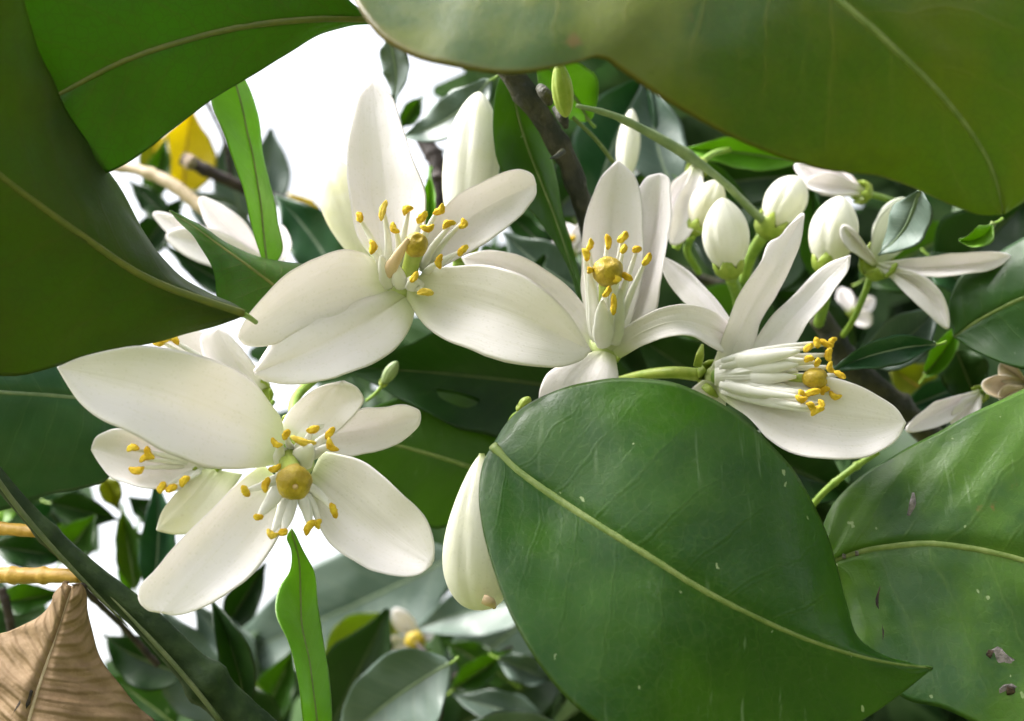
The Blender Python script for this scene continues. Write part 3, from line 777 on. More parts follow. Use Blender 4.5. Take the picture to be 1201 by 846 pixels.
for i, (x, y, a, bx, by, d, ln) in enumerate([
        (421, 255, 110, 452, 322, 160, 15), (450, 247, 78, 455, 322, 160, 27), (479, 248, 40, 472, 318, 161, 16), (464, 267, 125, 466, 318, 159, 14),
        (495, 255, 55, 482, 316, 161, 17), (501, 265, 10, 487, 318, 159, 16), (514, 245, 45, 487, 314, 162, 17), (527, 265, 30, 494, 318, 161, 19),
        (541, 262, 75, 498, 318, 162, 15), (543, 294, 50, 498, 324, 161, 18), (517, 307, 85, 494, 330, 158, 17), (486, 325, 60, 480, 336, 155, 15),
        (499, 344, 0, 478, 338, 155, 20), (435, 290, 95, 450, 328, 158, 20)]):
    stamen(A, (bx, by, 163), (x, y, d), a, 100 + i, 5.2, ln, 10.5, 'pollen' if i in (1, 12) else 'anther', bow=(-3 if x < 470 else 3))
stamen(A, (450, 328, 160), (479, 280, 155), None, 131, 8, fm='wither')
stamen(A, (456, 338, 161), (447, 300, 158), None, 132, 9)
stamen(A, (470, 338, 161), (466, 312, 158), None, 133, 10)
stamen(A, (488, 338, 161), (482, 328, 156), None, 134, 12)
calyx(A, (478, 350, 170), (-3, -12, -5), 17)
ptube('pedicel', [(478, 352, 170), (462, 380, 182), (440, 405, 205)], [6, 6, 7], M['pedicel'], A)

# ------------------------------------------------------------------ B : lower left blossom
B = thing('blossom', 'wide open white blossom at lower left with one long petal pointing left', 'blossom', PW(343, 545, 156), GF)
petal(B, [(336, 520), (270, 492), (200, 464), (130, 444), (67, 431)],
      [(326, 545), (300, 549), (265, 550), (235, 546), (200, 535), (160, 513), (122, 496), (92, 470), (76, 447), (67, 431)],
      [(328, 488), (300, 450), (265, 428), (220, 412), (170, 406), (125, 411), (90, 421), (67, 431)],
      [155, 151, 147, 145, 146], [0, -3, -4.5, -4, -2, 0], [0, -1, -2, -2, -1, 0])
petal(B, [(325, 560), (280, 612), (230, 668), (188, 720)],
      [(338, 590), (328, 628), (300, 672), (262, 703), (225, 719), (203, 723), (188, 720)],
      [(308, 542), (268, 576), (222, 622), (182, 664), (162, 688), (162, 704), (174, 717), (188, 720)],
      [156, 153, 150, 148], [0, -2, -3, -2, 0], [0, -2, -3, -2, 0])
petal(B, [(365, 555), (415, 594), (460, 632), (506, 660)],
      [(378, 528), (430, 544), (465, 572), (492, 600), (505, 630), (508, 648), (506, 660)],
      [(360, 580), (375, 618), (402, 650), (440, 671), (475, 676), (496, 670), (506, 660)],
      [155, 154, 152, 148], [0, -3, -5, -4, 0], [0, -3, -5, -4, 0], p=2.2)
petal(B, [(360, 515), (410, 506), (450, 500), (494, 490)],
      [(362, 500), (400, 490), (425, 479), (455, 475), (482, 476), (493, 482), (494, 490)],
      [(368, 532), (405, 534), (440, 531), (468, 521), (485, 507), (493, 497), (494, 490)],
      [158, 160, 161, 160], [0, -2, -4, -3, 0], [0, -1, -2, -1, 0])
petal(B, [(345, 515), (368, 485), (390, 464), (402, 448)],
      [(325, 508), (338, 482), (358, 460), (380, 450), (402, 447)],
      [(372, 520), (402, 503), (421, 484), (428, 468), (421, 455), (402, 447)],
      [158, 159, 157, 153], [0, -1, -2, -1, 0], [0, -2, -4, -3, 0], jit=.6)
receptacle(B, 345, 545, 156, 24)
pistil(B, (337, 535, 154), (345, 566, 144.5), 46, 44, 13, 15, dot=True)
for i, (x, y, a, bx, by, d, ln, wd) in enumerate([
        (325, 518, 150, 338, 532, 150, 18, 5), (336, 510, 60, 345, 530, 150, 17, 5), (356, 516, 165, 352, 532, 149, 30, 8), (367, 503, 20, 358, 530, 151, 18, 5),
        (387, 508, 55, 362, 534, 151, 18, 6), (391, 521, 130, 364, 538, 150, 20, 6), (322, 548, 25, 334, 545, 149, 18, 5), (313, 569, 80, 332, 552, 148, 19, 6),
        (288, 576, 120, 330, 558, 149, 17, 6), (303, 606, 0, 332, 565, 147, 12, 10), (320, 624, 160, 338, 578, 147, 16, 9), (332, 624, 20, 342, 578, 147, 13, 9),
        (364, 619, 60, 352, 578, 149, 22, 8), (375, 615, 75, 356, 575, 150, 15, 6), (391, 599, 110, 360, 568, 150, 20, 6)]):
    stamen(B, (bx, by, 154.5), (x, y, d), a, 200 + i, wd, ln, 10.5, 'pollen' if i in (2, 10) else 'anther', bow=2)
stamen(B, (350, 545, 153), (366, 522, 148), None, 231, 15)
stamen(B, (326, 545, 153), (330, 520, 150), None, 232, 8)
calyx(B, (345, 500, 163), (0, 18, -12), 17)
ptube('pedicel', [(345, 498, 163), (345, 472, 170), (372, 440, 182)], [7, 6, 7], M['pedicel'], B)

# ------------------------------------------------------------------ C : middle blossom
C = thing('blossom', 'half-open white blossom at centre, two upright petals behind its big yellow stigma', 'blossom', PW(712, 405, 170), GF)
petal(C, [(722, 402), (752, 325), (768, 260), (774, 203)],
      [(706, 400), (728, 325), (742, 262), (750, 220), (760, 207), (774, 203)],
      [(736, 402), (762, 380), (776, 335), (783, 275), (787, 228), (784, 208), (774, 203)],
      [172, 174, 177, 177], [0, -1, -2, -1, 0], [0, -3, -5, -3, 0])
petal(C, [(709, 402), (712, 325), (718, 250), (725, 188)],
      [(692, 396), (682, 345), (683, 290), (689, 240), (704, 205), (725, 188)],
      [(732, 402), (752, 335), (754, 275), (753, 235), (744, 206), (725, 188)],
      [171, 173, 175, 175], [0, -3, -5, -3, 0], [0, -1, -2, -1, 0])
petal(C, [(716, 412), (755, 388), (800, 376), (835, 385), (862, 405)],
      [(706, 406), (745, 376), (780, 360), (810, 357), (840, 367), (856, 380), (862, 405)],
      [(728, 420), (760, 404), (790, 395), (815, 396), (835, 408), (848, 414), (862, 405)],
      [169, 167, 166, 169, 173], [0, 0, 0, 0], [0, -2, -2, 0])
petal(C, [(702, 406), (655, 352), (600, 316), (541, 302)],
      [(690, 414), (640, 385), (590, 350), (555, 325), (541, 302)],
      [(705, 396), (688, 362), (650, 325), (610, 300), (570, 293), (541, 302)],
      [172, 174, 176, 177], [0, -1, -2, 0], [0, -3, -4, 0])
petal(C, [(708, 412), (690, 435), (672, 465), (655, 500)],
      [(722, 418), (725, 445), (715, 475), (695, 498), (655, 500)],
      [(694, 412), (655, 428), (640, 440), (634, 470), (640, 495), (655, 500)],
      [168, 165, 162, 160], [0, -1, -2, 0], [0, -1, -2, 0])
receptacle(C, 711, 403, 170, 20)
pistil(C, (708, 396, 169), (713, 318, 161), 40, 36, 10, 12)
for i, (x, y, a, bx, by, d, ln, wd) in enumerate([
        (690, 287, 70, 697, 395, 164, 16, 6), (686, 299, 110, 697, 398, 163, 17, 8), (712, 284, 95, 708, 390, 167, 17, 5), (730, 278, 50, 716, 390, 167, 19, 5),
        (731, 292, 70, 716, 392, 165, 14, 5), (747, 293, 20, 720, 392, 166, 13, 5), (758, 304, 60, 722, 395, 165, 18, 5), (735, 325, 150, 718, 398, 161, 16, 6),
        (721, 327, 80, 714, 398, 160, 10, 5), (711, 342, 60, 708, 402, 159, 17, 10), (719, 357, 92, 714, 404, 159, 26, 7), (690, 317, 90, 699, 400, 161, 8, 8)]):
    stamen(C, (bx, by, 168), (x, y, d), a, 300 + i, wd, ln, 10, 'anther', bow=(-2 if x < 708 else 2))
stamen(C, (708, 406, 167), (706, 352, 159), None, 331, 13)
stamen(C, (722, 404, 167), (728, 340, 162), None, 332, 9)
calyx(C, (712, 418, 176), (0, -14, -6), 15)
ptube('pedicel', [(713, 420, 176), (720, 450, 184), (700, 490, 190)], [6, 6, 6], M['pedicel'], C)

# ------------------------------------------------------------------ D : right blossom, side view
D = thing('blossom', 'white blossom seen side on at right, stamens pointing right', 'blossom', PW(836, 440, 172), GF)
petal(D, [(858, 402), (835, 362), (805, 328), (772, 298)],
      [(846, 412), (828, 380), (800, 352), (780, 325), (772, 298)],
      [(868, 398), (855, 372), (830, 340), (800, 312), (772, 298)],
      [175, 178, 181, 183], [0, 0, 0], [0, 0, 0])
petal(D, [(848, 440), (872, 380), (905, 320), (943, 250)],
      [(832, 436), (852, 388), (868, 345), (888, 312), (906, 281), (912, 279), (922, 270), (943, 250)],
      [(872, 440), (890, 392), (912, 345), (930, 305), (942, 272), (943, 250)],
      [171, 171, 173, 176], [0, -2, -3, -2, 0], [0, 2, 4, 2, 0], wave=(.4, 3, 0))
petal(D, [(872, 432), (925, 378), (962, 336), (998, 300)],
      [(868, 420), (910, 366), (945, 328), (975, 307), (998, 300)],
      [(890, 440), (935, 398), (955, 368), (978, 338), (996, 315), (998, 300)],
      [171, 172, 174, 175], [0, 1, 2, 1, 0], [0, -2, -3, -2, 0])
petal(D, [(840, 452), (905, 474), (985, 492), (1063, 496)],
      [(846, 438), (905, 442), (955, 440), (992, 446), (1030, 464), (1054, 482), (1063, 496)],
      [(842, 466), (872, 486), (900, 516), (935, 534), (985, 541), (1030, 529), (1054, 513), (1063, 496)],
      [170, 167, 164, 163], [0, -1, -1.5, -1, 0], [0, -3, -4.5, -3, 0])
petal(D, [(838, 448), (832, 470), (815, 490), (795, 500)],
      [(824, 446), (805, 462), (796, 480), (795, 500)], [(850, 456), (850, 480), (835, 500), (795, 500)],
      [171, 172, 174, 176], [0, 0, 0], [0, 0, 0])
bx0 = 844
for i, (x, y, a, d, ln) in enumerate([
        (948, 408, 40, 166, 16), (958, 402, 100, 167, 14), (969, 403, 150, 168, 17), (978, 402, 60, 169, 15), (949, 422, 20, 164, 14), (973, 416, 80, 167, 19),
        (977, 431, 110, 166, 16), (985, 440, 150, 165, 15), (940, 466, 170, 162, 14), (953, 461, 20, 163, 19), (968, 459, 40, 164, 14), (980, 462, 160, 164, 17),
        (950, 478, 130, 161, 15), (959, 483, 30, 161, 17), (962, 474, 100, 162, 12), (938, 462, 90, 163, 10), (958, 425, 70, 164, 13)]):
    by = 440 + (y - 440) * .42
    stamen(D, (bx0 + (i % 4) * 2, by, 170 - (i % 3)), (x, y, d), a, 400 + i, 6.0, ln, 10, 'anther', bow=(2 if y < 440 else -2))
for i, (y0, y1, x1) in enumerate([(425, 412, 938), (436, 428, 936), (446, 442, 934), (456, 466, 930), (450, 455, 928), (430, 420, 932), (441, 436, 936)]):
    stamen(D, (840 + (i * 5) % 9, 442 + (y0 - 442) * .7, 170), (x1, y1, 163.5 + .4 * i), None, 440 + i, 11)
shd = sheet([(838, 442), (885, 440), (915, 438), (934, 437)], [(838, 452), (885, 465), (910, 468), (932, 473)], [(838, 432), (885, 415), (910, 410), (932, 404)],
            [169, 167, 166.5, 166.5], [1, 1.5, 1.5, 1.5], [1, 2, 2, 2], nu=30, nv=20, p=2.0, th=.4, furrow=.35, seed=3)
make_mesh('stamen_sheath', shd['V'], shd['F'], M['filament'], D, shd['uv'])
pistil(D, (845, 442, 171), (957, 444, 164), 27, 32, 5, 12)
receptacle(D, 842, 442, 172, 17, ax=RIGHT)
calyx(D, (826, 440, 174), (20, 0, -3), 16)
for k, (sx, sy, ex, ey) in enumerate([(818, 430, 824, 404), (826, 452, 842, 466)]):
    ptube('sepal', [(sx, sy, 171), ((sx + ex) / 2, (sy + ey) / 2, 170), (ex, ey, 171)], [5, 5, 1.5], M['calyx'], D, squash=.4)
ptube('pedicel', [(822, 440, 173), (790, 437, 174), (755, 440, 178), (715, 452, 186)], [8, 7, 6, 7], M['calyx'], D)

# ------------------------------------------------------------------ flowers behind
def small_flower(label, centre, petals, anthers=(), stig=None, mat='petal_in', cal=None, ped=None, th=.6, fil=True, name='blossom'):
    f = thing(name, label, 'blossom', PW(*centre), GF)
    for pt in petals:
        tipx, tipy, tipd, hw, bend = pt[:5]
        m_ = pt[5] if len(pt) > 5 else mat
        cx, cy, c_d = centre
        dx, dy = tipx - cx, tipy - cy; l = math.hypot(dx, dy); nx, ny = dy / l, -dx / l
        mid = [(cx + dx * t + nx * bend * 4 * t * (1 - t), cy + dy * t + ny * bend * 4 * t * (1 - t)) for t in (0, .25, .5, .75, 1)]
        wl = [hw * q for q in (.35, .45, .6, .76, .9, 1, 1, .95, .82, .58, 0)]
        petal(f, mid, wl, wl, [c_d, (c_d + tipd) / 2, tipd], [0, -1.5, -2.5, -2, 0], [0, -1.5, -2.5, -2, 0], m_, nu=28, nv=8, th=th)
    for i, (x, y, a) in enumerate(anthers):
        stamen(f, ((centre[0] * 3 + x) / 4, (centre[1] * 3 + y) / 4, centre[2] - .5), (x, y, centre[2] - 5), a, int(x * 7 + y), 4, 17, 11)
    if stig: pistil(f, (centre[0], centre[1], centre[2] - 1), stig, 24, 24, 6, 9)
    if cal: calyx(f, (centre[0] - cal[0] * .3, centre[1] - cal[1] * .3, centre[2] + .5), (cal[0], cal[1], cal[2]), cal[3])
    if ped: ptube('pedicel', ped, [4.5 * 180 / ped[0][2], 4 * 180 / ped[0][2]], M['pedicel'], f)
    return f

small_flower('white blossom half hidden behind the long left petal, orange anthers in its cupped petal', (245, 545, 176),
    [], [(156, 527, 10), (172, 539, 20), (160, 549, 5), (190, 572, 70), (201, 573, 30), (217, 565, 50), (176, 531, 120)], cal=(-18, 3, -4, 15), ped=[(250, 545, 177), (275, 530, 184), (320, 470, 190)])
E = [o for o in bpy.data.objects if o.get('label', '').startswith('white blossom half hidden behind the long')][0]
petal(E, [(248, 548), (205, 548), (160, 540), (107, 526)], [(245, 562), (215, 575), (180, 575), (150, 570), (128, 562), (116, 546), (107, 526)],
      [(245, 535), (215, 518), (185, 507), (150, 503), (125, 507), (112, 514), (107, 526)], [176, 175, 174, 173], [0, -3, -5, -3, 0], [0, -3, -5, -3, 0])
petal(E, [(255, 552), (225, 588), (184, 622)], [(285, 556), (262, 592), (235, 622), (210, 627), (184, 622)], [(238, 552), (205, 580), (190, 602), (184, 622)],
      [175, 173, 171], [0, -1, 0], [0, -1, 0], mat='petal_cream')
I_ = small_flower('white blossom peeping out above the long left petal, mostly covered', (305, 462, 178), [], [(186, 399, 10), (203, 400, 150), (195, 394, 80)], cal=(-16, -10, -4, 14))
petal(I_, [(305, 460), (280, 430), (264, 405), (256, 384)], [(290, 468), (255, 440), (238, 415), (236, 395), (256, 384)], [(318, 452), (297, 425), (280, 402), (268, 390), (256, 384)], [178, 177, 176], [0, -2, -1, 0], [0, -2, -1, 0])
petal(I_, [(300, 462), (260, 435), (225, 410), (196, 388)], [(295, 475), (245, 450), (205, 425), (190, 405), (196, 388)], [(305, 448), (270, 412), (240, 390), (215, 384), (196, 388)], [179, 179, 179], [0, -2, -2, 0], [0, -2, -2, 0])
small_flower('white blossom at left between the dark leaf and the tan twig', (322, 318, 205),
    [(180, 250, 205, 17, 5), (194, 276, 203, 20, -4), (235, 232, 208, 18, 4), (330, 265, 208, 16, 0)], mat='petal_in', cal=(-16, -8, -2, 10), ped=[(326, 320, 205), (350, 335, 212), (380, 340, 222)])
small_flower('tiny distant white blossom with orange centre above the bottom leaves', (490, 752, 300),
    [(462, 714, 296, 13, 0), (445, 766, 296, 15, 0), (507, 738, 304, 9, 0), (478, 785, 300, 10, 0)], [(486, 752, 30), (494, 752, 100), (480, 750, 60)], stig=(487, 751, 293), cal=(-8, -6, -4, 8), ped=[(492, 755, 300), (505, 768, 303), (516, 800, 308)])
Gf = small_flower('white blossom with a pale green calyx seen from behind at upper right', (1028, 312, 192),
    [(1186, 301, 186, 12, -6), (1112, 386, 188, 14, 14), (1078, 238, 190, 24, 6, 'petal_shaded'), (988, 266, 186, 9, 0), (1062, 232, 196, 22, 0, 'petal_shaded')], cal=(6, -18, -3, 20), ped=[(1022, 322, 193), (1012, 350, 195), (998, 380, 200), (980, 405, 206)])
small_flower('white blossom lying sideways under the soft-focus leaf, green calyx at its right', (1012, 226, 205),
    [(932, 193, 205, 15, 3), (945, 215, 202, 12, -3), (968, 200, 208, 14, 0)], cal=(-18, -5, -1, 13), ped=[(1016, 227, 205), (1035, 232, 208), (1060, 240, 214)])
small_flower('white blossom with drooping petals just right of the central blossom', (818, 196, 200),
    [(788, 288, 196, 19, 5), (806, 268, 198, 22, -4), (792, 250, 203, 20, 0)], cal=(-6, 16, -2, 12), ped=[(820, 192, 200), (838, 180, 204), (855, 176, 210)])
small_flower('pale pointed blossom between the tip of the side-on blossom and the puckered leaf', (1150, 462, 190),
    [(1062, 506, 183, 15, -3), (1120, 500, 186, 14, 0)], cal=(-14, 6, -2, 10), ped=[(1152, 460, 190), (1165, 450, 194), (1180, 448, 200)])
small_flower('blurred white blossom behind the green stalk below the upper right blossom', (1000, 368, 260),
    [(1026, 350, 262, 10, 0), (985, 338, 262, 10, 0), (1022, 380, 258, 9, 0)], cal=(2, -10, 0, 8))
M['petal_dry'] = petal_mat('petal_dried', c=(0.58, 0.48, 0.33), tint=(0.5, 0.38, 0.22), base=(0.4, 0.3, 0.15))
small_flower('dried beige blossom at the right edge above the puckered leaf', (1204, 452, 184),
    [(1152, 450, 182, 14, 3, 'petal_dry'), (1172, 427, 184, 12, 0, 'petal_dry'), (1172, 468, 181, 10, 0, 'petal_dry')], cal=(-14, -2, -2, 9))
small_flower('pale out-of-focus blossom between the central branch and the middle blossom', (668, 300, 235),
    [(662, 262, 236, 16, 0), (690, 262, 236, 14, 0), (640, 290, 236, 12, 0)], [(668, 280, 20)], cal=(0, -12, 0, 10))

# ------------------------------------------------------------------ buds
GB = 'closed flower buds'
def bud(label, base, tip, hw, mat='bud', cal=0.0, ped=None, fat=.55, seed=0, blunt=.62):
    B0 = PW(*base); T0 = PW(*tip); ax = T0 - B0; ln = np.linalg.norm(ax) * 1000
    f = thing('flower_bud', label, 'bud', B0, GB)
    r = hw * KPX * (base[2] + tip[2]) / 2
    pr = []
    for i in range(34):
        t = (1 - math.cos(math.pi * i / 33)) / 2
        e = (math.sin(math.pi * min(1, max(0, t)) ** (math.log(.5) / math.log(fat)))) ** blunt if 0 < t < 1 else 0.0
        e = max(e, (.45 if cal else .08) * max(0, 1 - t * 3.2))
        pr.append((ln * t, max(r * e, r * .02)))
    rnd = random.Random(seed); ph = rnd.uniform(0, 6)
    def mod(t, an):
        q = ((an + ph + t * .5) * 5 / (2 * math.pi)) % 1
        return 1 - .085 * math.exp(-((min(q, 1 - q)) / .10) ** 2) - .03 * q + .012 * math.sin(3 * an + 7 * t)
    V, F, uv = lathe(B0, ax, pr, 50, mod)
    c = make_mesh('corolla', V, F, M[mat], f, uv)
    if cal:
        a = (tip[0] - base[0], tip[1] - base[1], tip[2] - base[2])
        l = math.hypot(a[0], a[1])
        calyx(f, (base[0], base[1], base[2]), (a[0] / l * 20, a[1] / l * 20, a[2] / l * 20), cal)
    if ped: ptube('pedicel', ped, [cal * .45 if cal else 5, cal * .38 if cal else 5], M['pedicel'], f)
    return f
bud('tall ivory bud standing upright behind the right petal of the top blossom', (540, 300, 184), (562, 108, 188), 34, cal=20, ped=[(540, 305, 184), (536, 330, 188), (520, 380, 196)], fat=.56, seed=1)
bud('plump cream bud half hidden behind the top petal of the uppermost blossom', (432, 320, 182), (385, 184, 186), 29, 'petal_cream', cal=18, ped=[(433, 323, 182), (440, 345, 186), (460, 380, 194)], fat=.6, seed=2)
hb = bud('hanging white bud with a browned tip beside the left edge of the glossy leaf', (565, 532, 163), (562, 716, 161), 45, 'bud', cal=0, fat=.66, seed=3, blunt=.42)
ptube('browned_tip', [(566, 703, 156), (574, 706, 156), (580, 712, 157)], [5, 6, 3], M['wither'], hb, bumpy=.3)
bud('short ribbed bud in front of its cluster, right of the middle blossom', (856, 322, 188), (847, 232, 186), 28, cal=17, ped=[(857, 325, 188), (864, 345, 192), (868, 380, 200)], fat=.5, seed=4)
bud('ribbed bud standing above the right-hand blossom, left of the back-view blossom', (968, 318, 190), (986, 230, 190), 29, cal=17, ped=[(967, 321, 190), (968, 345, 194), (960, 380, 202)], fat=.52, seed=5)
bud('leaning bud on a green stalk under the soft-focus leaf', (897, 274, 198), (938, 208, 199), 25, cal=17, ped=[(895, 277, 198), (882, 298, 202), (872, 330, 206)], fat=.6, seed=6)
bud('creamy bud tucked behind the short ribbed bud', (814, 272, 196), (842, 212, 197), 21, 'petal_cream', cal=11, ped=[(813, 275, 196), (806, 290, 200), (820, 320, 206)], fat=.55, seed=7)
bud('slim white bud far behind, above the middle blossom', (733, 215, 214), (741, 128, 215), 14, cal=9, ped=[(733, 217, 214), (730, 240, 218), (726, 280, 224)], fat=.5, seed=8)
bud('yellow-green leaf bud in the fork at the top of the dark branch', (664, 138, 168), (655, 70, 166), 13, 'calyx', cal=0, fat=.45, seed=9)
bud('tiny unopened green bud below the top blossom beside a withered stub', (448, 452, 186), (466, 424, 184), 8, 'stalk', cal=5, ped=[(447, 454, 186), (440, 462, 188), (430, 470, 190)], seed=10)
bud('tiny green bud just above the upper edge of the glossy leaf', (608, 482, 168), (622, 466, 168), 7, 'calyx', cal=5, ped=[(607, 484, 168), (600, 490, 170), (596, 500, 172)], seed=11)

# ------------------------------------------------------------------ branches, stems, twigs
def twig(label, pl, rad, mat, name='twig', group='twigs and stems of the citrus branch', n=12, m=48, bumpy=.16, extra=None, cat='twig'):
    pl = np.asarray(pl, float); t = np.linspace(0, 1, m)
    q = along(pl, t); rr = vals(rad, t) * KPX * q[:, 2]
    kn = random.Random(int(pl[0, 0] * 3 + pl[-1, 1]))          # nodes along the shoot
    for _ in range(3): rr = rr * (1 + (.22 if bumpy else .0) * np.exp(-((t - kn.uniform(.1, .95)) / .022) ** 2))
    V, F, uv = tube(PW(q[:, 0], q[:, 1], q[:, 2]), rr, n, 1.0, True, bumpy)
    if extra is None:
        o = make_mesh(name, V, F, M[mat], None, uv, loc=PW(*pl[0]))
        return tag(o, label, cat, group)
    root = thing(name, label, cat, PW(*pl[0]), group)
    make_mesh('shaft', V, F, M[mat], root, uv)
    for nm, pp, r_, m_ in extra: ptube(nm, pp, r_, M[m_], root, n=10, m=14, bumpy=.1)
    return root
twig('dark knobbly branch running down behind the tall bud and middle blossom', [(575, 50, 176), (608, 98, 178), (640, 145, 180), (668, 195, 183), (688, 260, 187), (700, 340, 192), (690, 430, 200), (640, 480, 205), (560, 500, 210)], [12, 13.5, 12, 11, 10.5, 10, 10, 9, 8], 'branch', 'branch', cat='branch',
     extra=[('bud_scar', [(633, 102, 171), (640, 112, 170), (645, 122, 171)], [5, 8, 4], 'branch'), ('knob', [(652, 128, 174), (660, 138, 172), (664, 150, 173)], [5, 7, 3], 'branch'), ('thorn', [(660, 178, 176), (652, 184, 173), (645, 186, 171)], [4, 3, .6], 'branch')])
twig('thick dark green ridged stem crossing the bottom left corner', [(-30, 525, 160), (10, 575, 161), (55, 625, 162), (110, 676, 163), (165, 722, 164), (225, 783, 165), (310, 870, 166)], [9, 10, 12, 15, 18, 22, 27], 'stem', 'stem', cat='stem', bumpy=.05,
     extra=[('ridge', [(-22, 535, 155), (15, 588, 157), (52, 632, 158), (100, 684, 160), (150, 735, 162)], [3, 3.2, 3.0, 2.4, .4], 'stem_ridge'), ('ridge', [(120, 690, 162), (170, 742, 161.5), (222, 800, 161.5), (262, 850, 162)], [.4, 2.4, 3, 3], 'stem_ridge')])
twig('upper short ochre twig entering from the left edge', [(-60, 618, 170), (0, 620, 168), (46, 624, 166)], [8, 8, 7], 'ochre')
twig('lower ochre twig at the left edge above the withered leaf', [(-60, 676, 168), (0, 675, 166), (50, 675, 164), (96, 676, 162)], [10, 9.5, 9, 8], 'ochre')
twig('snapped dark brown twig with a pale cut end at upper left', [(214, 186, 262), (250, 204, 262), (290, 222, 264), (340, 240, 266), (400, 272, 270)], [8, 7, 7, 8, 8], 'twig',
     extra=[('cut_end', [(219, 188, 259), (226, 192, 258.5)], [8.5, 8.8], 'cut')])
twig('smooth tan twig curving down behind the snapped twig', [(100, 196, 250), (145, 196, 246), (190, 210, 242), (240, 246, 238), (285, 280, 234), (320, 315, 230)], [4, 6, 7.5, 8, 8.5, 9], 'tan')
twig('dark brown twig between the uppermost blossom and the tall bud', [(495, 160, 232), (512, 190, 230), (514, 230, 228), (508, 290, 226)], [9, 10, 9, 8], 'twig')
twig('dark branch passing behind the petal tip of the side-on blossom', [(960, 370, 205), (1000, 430, 205), (1045, 470, 205), (1090, 510, 206), (1160, 580, 208)], [13, 14, 15, 15, 16], 'branch', 'branch', cat='branch')
twig('flattened pale green stalk arching from the branch to the buds', [(676, 124, 176), (715, 134, 178), (765, 158, 182), (815, 188, 186), (850, 215, 190), (885, 250, 196), (905, 268, 198)], [2.5, 4, 5.5, 6.5, 4.5, 5, 5], 'stalk', 'stalk', cat='stalk', bumpy=.05)
twig('thin straight pale stalk crossing below the arched stalk', [(672, 138, 182), (700, 165, 184), (722, 194, 188)], [2.5, 2.5, 2.5], 'midrib', 'stalk', cat='stalk', bumpy=.0)
twig('hooked green stalk beside the short ribbed bud', [(792, 292, 199), (806, 272, 198), (828, 268, 196), (850, 300, 196), (866, 340, 200)], [5, 5.5, 6, 5, 5], 'pedicel', 'stalk', cat='stalk', bumpy=.05)
twig('straight green stalk slanting behind the right end of the side-on blossom', [(940, 610, 190), (962, 582, 188), (1000, 550, 186), (1030, 530, 186)], [4, 4, 4, 3.5], 'pedicel', 'stalk', cat='stalk', bumpy=.05)
twig('thin dark twig between the withered leaf and the ridged stem', [(92, 685, 190), (120, 712, 200), (145, 736, 210), (185, 780, 215)], [4.5, 3.5, 3.5, 4], 'twig')
twig('crooked black twig among the bottom leaves', [(486, 752, 300), (505, 775, 250), (518, 800, 235), (514, 850, 232)], [2, 3, 3.5, 4], 'twig')
twig('dark curved twig at the left edge beside the withered leaf', [(2, 690, 215), (8, 712, 215), (14, 745, 216), (12, 800, 218)], [5, 5, 5, 5], 'twig')

twig('thin dark twig against the white sky above the yellow leaf', [(238, 112, 300), (250, 135, 300), (262, 160, 302), (272, 215, 306)], [2.5, 2.5, 3, 3], 'twig')
twig('thin twig forking below the grey leaf at the bottom', [(600, 760, 290), (560, 782, 285), (520, 802, 280), (480, 850, 276)], [3, 4, 4, 5], 'twig')
twig('slanting brown twig in the shade beside the lower edge of the glossy leaf', [(690, 780, 300), (640, 810, 296), (590, 825, 292), (540, 870, 290)], [3, 4, 4, 5], 'branch')
twig('dark twig behind the buds at upper right', [(760, 300, 262), (830, 330, 262), (900, 350, 262), (985, 415, 264)], [5, 6, 6, 7], 'branch')
twig('thin green shoot in the shade left of the ridged stem foot', [(60, 600, 260), (90, 650, 262), (130, 700, 266), (160, 800, 270)], [3, 3, 3.5, 4], 'stem')
# ------------------------------------------------------------------ leaves behind, one by one
S = simple_leaf
S('yellow leaf behind the snapped twig at upper left', (216, 232, 330), (226, 126, 326), 38, 'yellow', 'yellow', bend=3, seed=1)
S('yellow-green leaf sliver left of the yellow leaf', (190, 225, 340), (172, 140, 338), 20, 'olive', 'olive', seed=2)
S('grey round-ended leaf right of the narrow upright lime leaf', (300, 250, 350), (318, 150, 352), 30, 'grey', 'grey', bend=-4, seed=3)
S('grey leaf behind the snapped twig, beside the yellow leaf', (285, 262, 345), (262, 160, 345), 26, 'grey', 'grey', seed=4)
S('small grey leaf below the snapped twig', (285, 275, 320), (215, 222, 322), 24, 'grey', 'grey', seed=5)
S('dark green leaf in the gap right of the big olive leaf', (160, 300, 300), (215, 232, 305), 22, 'dark', 'up', seed=6)
S('dark leaf under the left white petals', (290, 345, 250), (190, 285, 255), 16, 'dark', 'up', seed=7, bend=4)
S('blue-green leaf between the upright lime leaf and the cream bud', (395, 325, 240), (322, 228, 246), 33, 'teal', 'grey', bend=-5, seed=8)
S('small amber leaf tip above the blue-green leaf', (378, 262, 300), (338, 226, 302), 12, 'yellow', 'yellow', seed=9)
S('pale grey leaf pointing up left of the tall bud', (575, 94, 205), (468, 162, 212), 24, 'grey', 'grey', bend=12, seed=10, fold=-2, tw=-2)
S('narrow grey leaf hanging over the top petal of the uppermost blossom', (455, 40, 200), (462, 122, 206), 17, 'grey', 'grey', bend=5, seed=11, fold=-1, tw=-2.5)
S('small green leaf tip left of the tall bud', (470, 150, 260), (496, 112, 262), 12, 'up', 'under', seed=12)
S('slim bright green leaf between the top petal and the tall bud', (500, 275, 200), (505, 195, 205), 9, 'young', 'young', seed=13)
